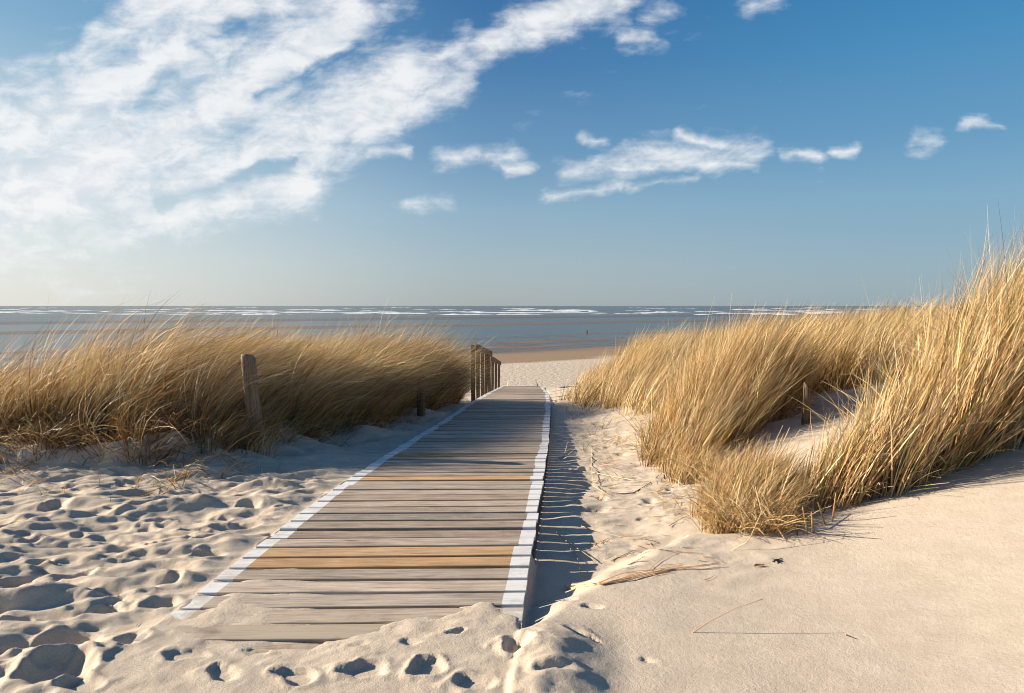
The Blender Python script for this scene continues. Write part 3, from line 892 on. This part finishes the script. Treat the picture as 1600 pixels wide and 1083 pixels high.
ins_ = scatter(rg, [(-3.0, 6.8), (-2.5, 6.9), (-2.45, 7.1), (-3.0, 7.08)], 14, .02)
parts.append(tussocks(rg, ins_, rg.uniform(.3, .66, len(ins_)), 36, .07, .006, [1, 3, 3, 4, .5, .8], .55, .15, (.4, 1.6), (.3, 1.3), 6, 1.4, swirl=1.2))
cf = scatter(rg, [(-9, 6.45), (-3.2, 6.55), (-2.7, 7.5), (-2.3, 9.4), (-1.8, 11.7), (-1.2, 14.2), (-1.6, 14.2), (-2.4, 11.5), (-2.9, 9.2), (-3.3, 7.0), (-9, 6.8)], 170, .06)
cf[:, 1] += .36 * sm(-cf[:, 0], 2.5, 3.1)
parts.append(tussocks(rg, cf, rg.uniform(.30, .65, len(cf)), 22, .08, .006, [2, 3, 3, 2, 1.0, .8], .55, .12, (.3, 1.6), (.3, 1.3), 6, 1.4, swirl=1.4))
ob = grass_object('dune_grass', parts, (-4.0, 8.0, 0.0))
tag(ob, 'wind combed bank of dry straw coloured dune grass left of the boardwalk', 'dune grass', kind='stuff')

# --- ridge behind on the right
rg = np.random.default_rng(102)
cs = scatter(rg, RIDGE, int(1700 * Q), .3)
Lr = np.interp(cs[:, 0], [1.2, 1.8, 3.0, 4.5, 7, 12], [.55, .80, 1.15, 1.05, .85, .7]) * (1 + .45 * fbm(cs[:, 0] * .8, cs[:, 1] * .8, 12, 2)) * rg.uniform(.85, 1.1, len(cs))
und = scatter(rg, RIDGE, 420, .25)  # short dead blades, their dark colour also painting shade low in the ridge
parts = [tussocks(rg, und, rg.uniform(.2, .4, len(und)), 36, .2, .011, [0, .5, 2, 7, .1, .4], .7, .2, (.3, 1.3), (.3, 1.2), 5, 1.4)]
parts += [tussocks(rg, cs, Lr, 42, .17, .0092, [4.5, 5, 2.2, .8, .4, .8], .32, .30, (.15, 1.0), (.0, .6), 6, 1.5, swirl=.5)]
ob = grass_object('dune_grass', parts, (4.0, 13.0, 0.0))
tag(ob, 'pale dry dune grass covering the ridge behind the right tussocks', 'dune grass', kind='stuff')

# --- tussocks on the right
def stand(seed, poly, nt, nb, lenf, width, label, rad=.11, lean=.42, nst=0, stemL=None, nth=0, bend=(.25, .9), droop=(0, .6), probs=(3.5, 5, 3.2, 1.2, 1.0, 1.2), wob=.1, fan=.22, swirl=.25):
    rg = np.random.default_rng(seed)
    cs = scatter(rg, poly, int(nt * Q), wob)
    Lc = lenf(cs[:, 0], cs[:, 1]) * (1 + .25 * fbm(cs[:, 0] * 2, cs[:, 1] * 2, seed, 2)) * rg.uniform(.85, 1.12, len(cs)) * np.interp(sdpoly(cs[:, 0], cs[:, 1], poly), [0, .30], [.58, 1.0])
    parts = [tussocks(rg, cs, Lc, nb, rad, width, list(probs), fan, lean, bend, droop, 7, 1.6, swirl=swirl)]
    un = scatter(rg, poly, int(nt * .4), wob)  # dead brown undergrowth, its dark tone doubling as painted shade inside the stand
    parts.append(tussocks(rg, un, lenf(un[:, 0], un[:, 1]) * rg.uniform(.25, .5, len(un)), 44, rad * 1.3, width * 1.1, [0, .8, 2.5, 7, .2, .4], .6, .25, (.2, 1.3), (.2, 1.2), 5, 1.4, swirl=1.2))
    cr_ = cs[rg.choice(len(cs), len(cs) // 2, replace=False)]
    parts.append(tussocks(rg, cr_, lenf(cr_[:, 0], cr_[:, 1]) * .75, 7, rad, width * 1.15, [5, 4, 2.5, 1, 1.4, .6], .85, lean * .5, (.1, 1.4), (.1, 1.3), 7, 1.4, swirl=3.0))
    if nst:
        ps = scatter(rg, poly, nst, wob)
        parts.append(stems(rg, ps, lenf(ps[:, 0], ps[:, 1]) * rg.uniform(.4, .9, nst), width * 1.5, [2.5, 5, 4, 2, .2, .3], lean=(lean * .8, .1)))
    if nth:
        pt = scatter(rg, poly, nth, wob + .1)
        parts.append(thatch(rg, pt, .34, width * .9, [3, 4, 3, 2.5, .2, .3], .8))
        pe = scatter(rg, [(q[0] + .12 * (q[0] - np.mean([p[0] for p in poly])), q[1] - .10) for q in poly], nth * 2, .35)
        se = sdpoly(pe[:, 0], pe[:, 1], poly); pe = pe[(se < .25) & (pe[:, 1] < 8.6)]
        parts.append(thatch(rg, pe, .24, width * .85, [3.5, 4.5, 3, 2.5, .5, .4], .55))
    b = np.array(poly).mean(0)
    ob = grass_object('grass_tussock', parts, (float(b[0]), float(b[1]), float(ground(b[0], b[1], False))))
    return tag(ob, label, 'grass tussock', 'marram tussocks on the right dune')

def tall_len(x, y):
    base = np.interp(x - .42 * (y - 4.8), [1.9, 2.2, 2.45, 2.8, 3.2, 3.7, 5], [.62, .74, .95, 1.18, 1.40, 1.60, 1.8])
    return base
stand(201, TALL, 430, 50, tall_len, .0072, 'tall golden grass tussock leaning over the smooth dune at the right edge', .075, .48, 2200, None, 2600, (.05, .5), (0, .35), (3.2, 4.8, 4.2, 1.8, 1.3, 1.2), fan=.28, swirl=.45)
stand(202, LOW, 80, 40, lambda x, y: np.interp(x, [1.3, 1.6, 2.0], [.40, .52, .70]), .0052, 'low shaggy grass tussock in front of the tall leaning one', .09, .38, 260, None, 1500, (.2, 1.0), (.1, .9), (3, 5, 3.6, 2.0, .8, 1.0), .08, .45, .8)
stand(203, MIDDLE, 250, 46, lambda x, y: np.interp(x, [1.5, 1.9, 2.4, 3.2], [.80, 1.05, 1.32, 1.35]) * np.interp(y, [6.2, 6.7, 7.1, 7.8], [.34, .40, .75, 1.0]), .0068, 'upright bushy grass tussock between the low tussock and the pale ridge', .12, .34, 700, None, 1500, (.1, .7), (.0, .45), (3.4, 5, 3.8, 1.5, .6, .6), .1, .32, .5)

# thick reed-like stems along the front of the tall tussock and between it and the low one
rg = np.random.default_rng(209)
FRONT = [(1.95, 4.66), (2.35, 4.66), (2.85, 4.80), (3.3, 4.95), (3.9, 5.15), (3.9, 5.5), (3.2, 5.3), (2.4, 5.05), (2.0, 5.1)]
ps = scatter(rg, FRONT, 520, .05)
ob = bpy.data.objects['grass_tussock']
st_ = stems(rg, ps, tall_len(ps[:, 0], ps[:, 1]) * rg.uniform(.35, .8, len(ps)), .0105, [2.5, 5, 5, 2.5, .1, .2], lean=(.33, 0), spread=.14, bend=.12)
me = np_mesh('stems', st_[0] - np.array(ob.location), st_[1], 4, True); point_attr(me, 'tint', st_[2])
link('stems', me, GRASS, ob)
# ------------------------------------------------------------------ loose plants and straw on the sand
def gz(x, y): return float(ground(np.array([x]), np.array([y]))[0])

def sprig(px, py, label, seed, n=7, L=.16, green=0, lean=.35, spread=.35, width=.005):
    y = EYE * F / (py - HOR)
    for _ in range(6):
        x = (px - 800) / F * y; z = gz(x, y); y = (EYE - z) * F / (py - HOR)
    x = (px - 800) / F * y; z = gz(x, y)
    rg = np.random.default_rng(seed)
    root = np.stack([rg.normal(0, .012, n), rg.normal(0, .012, n), np.full(n, -.02)], 1)
    fan = np.stack([rg.normal(lean, spread, n), rg.normal(0, spread, n)], 1)
    pr = [3, 5, 4, 2, 0, 0] if not green else [.5, 1, .5, .3, 5, 3]
    V, Fc, T = blade_arrays(rg, root, L * rg.uniform(.45, 1.2, n), fan, fan * .5, rg.uniform(0, .6, n), width * rg.uniform(.7, 1.4, n), pick(rg, n, pr), 6, 1.4, .3, .05)
    me = np_mesh('grass_sprig', V, Fc, 4, True); point_attr(me, 'tint', T)
    return tag(link('grass_sprig', me, GRASS, None, (x, y, z)), label, 'grass sprig', 'dry sprigs in front of the left bank')

SPRIGS = [
    (213, 752, 'upright dry three-stemmed sprig on the edge of the shade, leftmost of the pale pair', 9, .19, .25),
    (268, 752, 'dry sprig with one long stalk slanting to the right, below the sand lip', 8, .24, .9),
    (373, 742, 'short thick dry sprig leaning right, between the slanting stalk and the green-tipped sprig', 7, .16, .8),
    (412, 738, 'little dry sprig with a green tip, nearest the boardwalk on the shaded edge', 7, .13, .3),
    (347, 746, 'tiny brown stub sprig just left of the short thick sprig', 4, .09, .1),
    (48, 725, 'single thick dry stem standing in the shade under the grass bank', 6, .24, .1),
    (136, 722, 'forked dry stem in the shade, right of the single thick stem', 6, .20, .5),
    (8, 730, 'bleached dry sprig by the left border under the grass bank', 9, .16, .4),
    (96, 712, 'dry clump hanging down the shaded scarp, left of the forked stem', 10, .18, .8),
    (67, 776, 'small reddish dry sprig in the trodden sand below the shade', 6, .10, .3),
    (98, 772, 'small bent sprig right of the reddish one in the trodden sand', 5, .09, .4),
    (238, 776, 'flat pale wisp of dry grass lying at the edge of the trodden sand', 10, .16, 1.6),
    (32, 768, 'short dark stalk poking from the trodden sand near the left border', 3, .08, .0),
]
for i, (px, py, lab, n_, L_, ln) in enumerate(SPRIGS):
    sprig(px, py, lab, 300 + i, n_, L_, 0, ln, .28)
for i, (px, py, lab) in enumerate([(115, 742, 'thin green shoot in the shade under the bank, left one of two'), (138, 745, 'thin green shoot in the shade under the bank, right one of two'),
                                   (170, 790, 'lone thin green shoot in the sunlit trodden sand'), (405, 730, 'green shoot standing beside the green-tipped sprig')]):
    sprig(px, py, lab, 340 + i, 3, .11, 1, .05, .12, .004)
for i, (px, py, lab) in enumerate([(912, 704, 'sparse green shoots right of the boardwalk at the edge of its shadow'), (880, 716, 'bent green shoot close to the white edge of the boardwalk'), (934, 780, 'curved straw sprig in the sand below the middle tussock'),
                                   (968, 690, 'upright pale sprig in the sand left of the middle tussock'), (1000, 672, 'pale sprig tuft just left of the middle tussock'), (985, 655, 'thin sprig behind the pale tuft near the ridge foot'), (940, 670, 'low dry sprig midway between boardwalk and middle tussock')]):
    o = sprig(px, py, lab, 360 + i, 7 if i > 1 else 4, .20, i < 2, .3, .35, .005); o['group'] = 'sprigs right of the boardwalk'

def straw(points, width, label, seed, tintp, lift=.008, name='straw_stalk', group='straw on the sand right of the boardwalk', nstrand=1):
    """a stalk lying along photo pixels on the ground; points (px, py, lift)"""
    W3 = []
    for q in points:
        px, py = q[0], q[1]; lf = q[2] if len(q) > 2 else lift
        y = EYE * F / (py - HOR)
        for _ in range(8):
            x = (px - 800) / F * y; z = gz(x, y); y = (EYE - z - lf) * F / (py - HOR)
        W3.append(Vector(((px - 800) / F * y, y, z + lf)))
    rg = np.random.default_rng(seed)
    tube = bmesh.new(); k = 5; base = W3[0].copy(); cols = []
    tint = pick(rg, 1, tintp)[0]
    for sidx in range(nstrand):
        offs = Vector((rg.normal(0, .012), rg.normal(0, .02), abs(rg.normal(0, .008)))) if sidx else Vector((0, 0, 0))
        pts = []
        for i in range(len(W3) - 1):
            for t_ in np.linspace(0, 1, 5)[:-1]: pts.append(W3[i].lerp(W3[i + 1], float(t_)))
        pts.append(W3[-1])
        if sidx: pts = pts[rg.integers(0, 3): len(pts) - rg.integers(0, 4)]
        pts = [p + offs * (1 + .6 * math.sin(i * .7 + sidx)) for i, p in enumerate(pts)]
        prev = None
        tn = tint * rg.uniform(.8, 1.2)
        for i, p in enumerate(pts):
            dv = (pts[min(i + 1, len(pts) - 1)] - pts[max(i - 1, 0)]).normalized()
            a = dv.orthogonal().normalized(); b = dv.cross(a)
            r = width * .5 * (1 - .55 * i / len(pts))
            ring = [tube.verts.new(p - base + a * (r * math.cos(2 * math.pi * j / k)) + b * (r * math.sin(2 * math.pi * j / k))) for j in range(k)]
            cols += [tn] * k
            if prev:
                for j in range(k): tube.faces.new((prev[j], prev[(j + 1) % k], ring[(j + 1) % k], ring[j]))
            else: tube.faces.new(ring[::-1])
            prev = ring
        tube.faces.new(prev)
    me = bpy.data.meshes.new(name); tube.to_mesh(me); tube.free()
    me.polygons.foreach_set('use_smooth', [True] * len(me.polygons))
    point_attr(me, 'tint', np.clip(np.array(cols), .01, .95))
    return tag(link(name, me, GRASS, None, base), label, 'straw', group)
P_ST = [7, 3, 0, 0, 0, 0]; P_BR = [0, 1, 2, 4, 0, 0]
straw([(885, 919), (940, 912), (985, 902), (1050, 888), (1125, 881, .02)], .0075, 'long thick bundle of golden straw lying across the sand below the low tussock', 1, P_ST, .006, 'straw_bundle', nstrand=6)
straw([(1077, 992, -.01), (1110, 970, .05), (1150, 950, .11), (1192, 936, .15)], .006, 'single thin stalk sticking out of the smooth dune and casting a long shadow', 2, [5, 3, 0, 0, 0, 0])
straw([(870, 832), (888, 848), (910, 862), (932, 878)], .008, 'stout straw stalk lying half in the boardwalk shadow, upper of two', 3, P_ST, .015)
straw([(890, 856), (902, 870), (908, 896)], .006, 'short bent stalk just below the stout one in the boardwalk shadow', 4, P_ST, .012)
straw([(908, 822), (940, 832), (975, 840), (992, 845)], .006, 'pale straw stalk lying between boardwalk shadow and low tussock', 5, P_ST, .006)
straw([(962, 772), (990, 770), (1015, 755), (1030, 742)], .008, 'dark curved stalk lying left of the middle tussock', 6, P_BR, .01)
straw([(925, 738), (960, 745), (1000, 752), (1045, 752)], .007, 'long pale straw running to the foot of the middle tussock', 7, P_ST, .01)
straw([(925, 700), (924, 735), (928, 760), (945, 770)], .008, 'curved stalk drooping beside the edge of the boardwalk shadow', 8, P_ST, .03)
straw([(1045, 822), (1065, 810), (1085, 802)], .006, 'little curved golden straw near the low tussock', 9, P_ST, .012)
straw([(955, 876), (990, 860), (1050, 856)], .005, 'wispy straw lying above the thick golden bundle', 10, P_ST, .006)
straw([(1015, 890), (1025, 880), (1040, 870), (1055, 862)], .004, 'fine crossed straw just above the thick golden bundle', 11, P_ST, .008)
straw([(1140, 862, -.01), (1170, 845, .06), (1190, 800, .2), (1180, 760, .34)], .007, 'long stalk bent out over the sand in front of the low tussock', 12, P_ST)
straw([(1228, 845, -.01), (1215, 825, .05), (1195, 790, .15), (1175, 755, .26)], .011, 'thick broken reed stem leaning left in front of the low tussock', 13, P_ST)
for i, (a, b) in enumerate([((1262, 838), (1254, 792)), ((1246, 843), (1241, 770)), ((1290, 822), (1278, 785)), ((1300, 818), (1306, 770)), ((1270, 835), (1268, 800))]):
    straw([(a[0], a[1], -.02), ((a[0] + b[0]) / 2, (a[1] + b[1]) / 2, .10), (b[0], b[1], .2)], .013, 'cut reed stub standing in the sand at the foot of the tall tussock', 20 + i, [1, 3, 4, 3, 0, 0], group='reed stubs at the foot of the tall tussock', name='reed_stub')
straw([(1322, 992), (1330, 995), (1338, 998)], .006, 'tiny dark twig alone on the smooth dune', 31, P_BR, .004, 'twig')
straw([(55, 782), (85, 785), (115, 783)], .010, 'flat golden stalk lying on the trodden sand near the left border', 32, P_ST, .008, group='straw on the sand left of the boardwalk')
straw([(186, 780), (215, 776), (240, 770)], .006, 'thin straw lying by the pale wisp on the left', 33, P_ST, .008, group='straw on the sand left of the boardwalk')
straw([(20, 815), (40, 812), (60, 812)], .004, 'dark thin straw lying on the trodden sand at the left border', 34, P_BR, .008, group='straw on the sand left of the boardwalk')
straw([(212, 978), (222, 970)], .004, 'short pale straw beside the sandy left corner of the boardwalk', 36, P_ST, .006, group='straw on the sand left of the boardwalk')
straw([(180, 930), (190, 925)], .004, 'small straw in the trodden sand above the largest footprints', 37, P_ST, .006, group='straw on the sand left of the boardwalk')
rg = np.random.default_rng(77)
for i in range(110):
    t_ = rg.uniform(0, 1)
    py = 640 + 270 * t_ ** 1.1; px = rg.uniform(890 + 25 * t_, 1060 + 50 * t_)
    a = rg.normal(0, .5); ln = rg.uniform(12, 42) * (.5 + .8 * t_)
    dx_, dy_ = ln * math.cos(a), ln * math.sin(a) * .35
    o = straw([(px, py), (px + dx_ * .5, py + dy_ * .5 + rg.normal(0, 1.5)), (px + dx_, py + dy_)], rg.uniform(.003, .0055), 'loose bit of straw strewn on the sand between boardwalk and tussocks', 400 + i, [3, 4, 3, 1.5, 0, 0], .006)
    o['group'] = 'bits of straw strewn right of the boardwalk'

# litter too fine to count
rg = np.random.default_rng(55)
pts = scatter(rg, [(1.2, 5.0), (1.5, 4.7), (1.6, 6), (1.6, 8.6), (2.3, 10.6), (1.2, 14), (.95, 14), (1.1, 10), (.95, 7.5), (.95, 6)], 1500, .2)
keep = fbm(pts[:, 0] * 3, pts[:, 1] * 3, 9, 2) > .02
ob = grass_object('straw_litter', [thatch(rg, pts[keep], .16, .0045, [3, 4, 3, 2.5, .4, .4], 1.0)], (1.4, 8.0, 0))
tag(ob, 'fine straw litter scattered at the foot of the right tussocks', 'straw litter', kind='stuff')
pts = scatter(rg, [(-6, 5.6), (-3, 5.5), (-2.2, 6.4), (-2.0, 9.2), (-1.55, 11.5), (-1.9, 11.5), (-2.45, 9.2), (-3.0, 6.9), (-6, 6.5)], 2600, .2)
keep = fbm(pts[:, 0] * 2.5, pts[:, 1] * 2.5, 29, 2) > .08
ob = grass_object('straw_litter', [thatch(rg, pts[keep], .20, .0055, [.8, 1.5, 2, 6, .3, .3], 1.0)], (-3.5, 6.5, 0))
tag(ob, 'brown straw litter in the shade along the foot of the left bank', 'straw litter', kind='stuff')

# small finds
def flat_material(name, col, rough=.6):
    m_, t, out = material(name)
    g = t.new('ShaderNodeNewGeometry')
    nz = t.noise(g.outputs['Position'], 90, 3, .6)
    principled(t, out, t.mix(t.sstep(nz, .3, .7), c4(*[q * .7 for q in col]), c4(*col)), rough, spec=.3)
    return m_
def ground_at(px, py):
    y = EYE * F / (py - HOR)
    for _ in range(8):
        x = (px - 800) / F * y; z = gz(x, y); y = (EYE - z) * F / (py - HOR)
    return Vector(((px - 800) / F * y, y, z))
# black wrack: a knotted frond with short branches
bmw = bmesh.new(); rg = np.random.default_rng(5)
def lump(bm_, p, r, sq=(1, 1, .5), seed=0):
    rs = np.random.default_rng(seed)
    ret = bmesh.ops.create_icosphere(bm_, subdivisions=2, radius=r)
    for vv in ret['verts']:
        q = vv.co.copy(); nrm = q.normalized()
        f_ = 1 + .28 * math.sin(nrm.x * 5 + seed) * math.cos(nrm.y * 4 - seed) + .15 * math.sin(nrm.z * 7 + seed * 2)
        vv.co = Vector((q.x * f_ * sq[0], q.y * f_ * sq[1], q.z * f_ * sq[2])) + p
b0 = ground_at(1212, 878)
lump(bmw, Vector((0.012, .01, .006)), .010, (1.2, 1, .6), 1)
px_ = Vector((.01, .005, .006))
for k_, (a, L_) in enumerate([(3.7, .075), (3.5, .05), (.4, .045), (2.2, .03), (5.4, .035), (4.3, .04)]):
    for j in range(5):
        s_ = (j + 1) / 5
        L_ = min(L_, .045); lump(bmw, px_ + Vector((math.cos(a + .3 * s_) * L_ * s_, math.sin(a + .3 * s_) * L_ * s_ * 1.0, .003)), .0042 * (1.1 - .55 * s_), (1.5, 1.1, .6), k_ * 7 + j)
me = bpy.data.meshes.new('seaweed'); bmw.to_mesh(me); bmw.free()
tag(link('seaweed', me, flat_material('black_wrack', (.018, .015, .012)), None, b0), 'small black tangle of dried seaweed on the smooth dune', 'seaweed')
# curled red brown leaf
bml = bmesh.new(); b1 = ground_at(1186, 886)
gv = []
for i in range(9):
    s_ = i / 8; wv = .010 * math.sin(math.pi * min(1, s_ * 1.15)) ** .8
    row = []
    for j in range(5):
        q = (j - 2) / 2
        row.append(bml.verts.new(Vector((s_ * .055 - .027, q * wv + .004 * math.sin(s_ * 4), .005 + .006 * q * q + .006 * s_))))
    gv.append(row)
for i in range(8):
    for j in range(4): bml.faces.new((gv[i][j], gv[i + 1][j], gv[i + 1][j + 1], gv[i][j + 1]))
me = bpy.data.meshes.new('dry_leaf'); bml.to_mesh(me); bml.free()
lo = link('dry_leaf', me, flat_material('red_brown_leaf', (.24, .075, .035)), None, b1); md = lo.modifiers.new('thick', 'SOLIDIFY'); md.thickness = .0012
tag(lo, 'curled red brown leaf beside the seaweed on the smooth dune', 'leaf')
# two pale shells
def shell(px, py, label, r):
    b = ground_at(px, py); bm_ = bmesh.new(); rows = []
    for i in range(7):
        th = i / 6 * math.pi * .5
        row = []
        for j in range(15):
            an = (j / 14 - .5) * math.pi * 1.15
            rr = r * math.sin(th) * (1 + .05 * math.cos(j * math.pi))
            row.append(bm_.verts.new(Vector((rr * math.sin(an), rr * math.cos(an) * .9, r * .55 * math.cos(th)))))
        rows.append(row)
    for i in range(6):
        for j in range(14): bm_.faces.new((rows[i][j], rows[i + 1][j], rows[i + 1][j + 1], rows[i][j + 1]))
    bmesh.ops.remove_doubles(bm_, verts=bm_.verts[:], dist=1e-5)
    me = bpy.data.meshes.new('sea_shell'); bm_.to_mesh(me); bm_.free()
    o = link('sea_shell', me, SHELL, None, b + Vector((0, 0, .002))); md = o.modifiers.new('thick', 'SOLIDIFY'); md.thickness = .0015
    return tag(o, label, 'shell')
SHELL = flat_material('shell_white', (.75, .70, .62), .4)
shell(309, 861, 'small pale shell on the rim of a footprint left of the boardwalk', .017)
shell(19, 704, 'small white shell in the shade under the grass bank', .022)

# breaking waves: low ridges of white water far out
def surf():
    rg = np.random.default_rng(9)
    V, Fc = [], []
    for yb, cnt, cover in ((372, 7, .5), (415, 8, .7), (475, 9, .8), (560, 10, .7), (690, 9, .5), (880, 10, .4), (1200, 9, .3), (1700, 8, .2)):
        for q in range(cnt):
            y = yb * rg.uniform(.975, 1.025)
            wdt = 2.0 * yb / cnt
            x = -yb + (q + rg.uniform(.2, .8)) * wdt; Lg = wdt * rg.uniform(.5, 1.4) * cover
            hgt = rg.uniform(.3, .75) * (y / 500) ** .25
            nseg = 60; base = len(V)
            so_ = rg.uniform(0, 99)
            for i in range(nseg + 1):
                s_ = i / nseg
                nz = float(fbm(np.array([s_ * 7 + so_]), np.array([so_]), 71, 4)[0])
                en = min(1.0, math.sin(math.pi * s_) * 2.2) * np.clip(.55 + 1.5 * nz, 0, 1.2)
                xx = x + (s_ - .5) * Lg; yy = y + 5 * math.sin(s_ * 5 + so_) + 2 * nz
                for dy_, k_ in ((-6.5, -.05), (-3.0, .38), (-.6, 1.0), (1.2, .75), (4.0, -.05)):
                    V.append((xx, yy + dy_ * (.5 + .5 * en), WATER - .03 + hgt * en * k_))
            for i in range(nseg):
                for j in range(4):
                    a = base + i * 5 + j
                    Fc.append((a, a + 5, a + 6, a + 1))
    me = np_mesh('surf', np.array(V), np.array(Fc), 4, True)
    m_, t, out = material('white_water')
    g = t.new('ShaderNodeNewGeometry'); nz = t.noise(t.vmath('MULTIPLY', g.outputs['Position'], (.10, .4, 2.0)), 1.0, 5, .6)
    principled(t, out, t.mix(t.sstep(nz, .34, .55), c4(.30, .33, .33), c4(.86, .87, .87)), .6, None)
    tag(link('surf', me, m_), 'white lines of surf breaking far out on the sea', 'surf', kind='stuff')
surf()
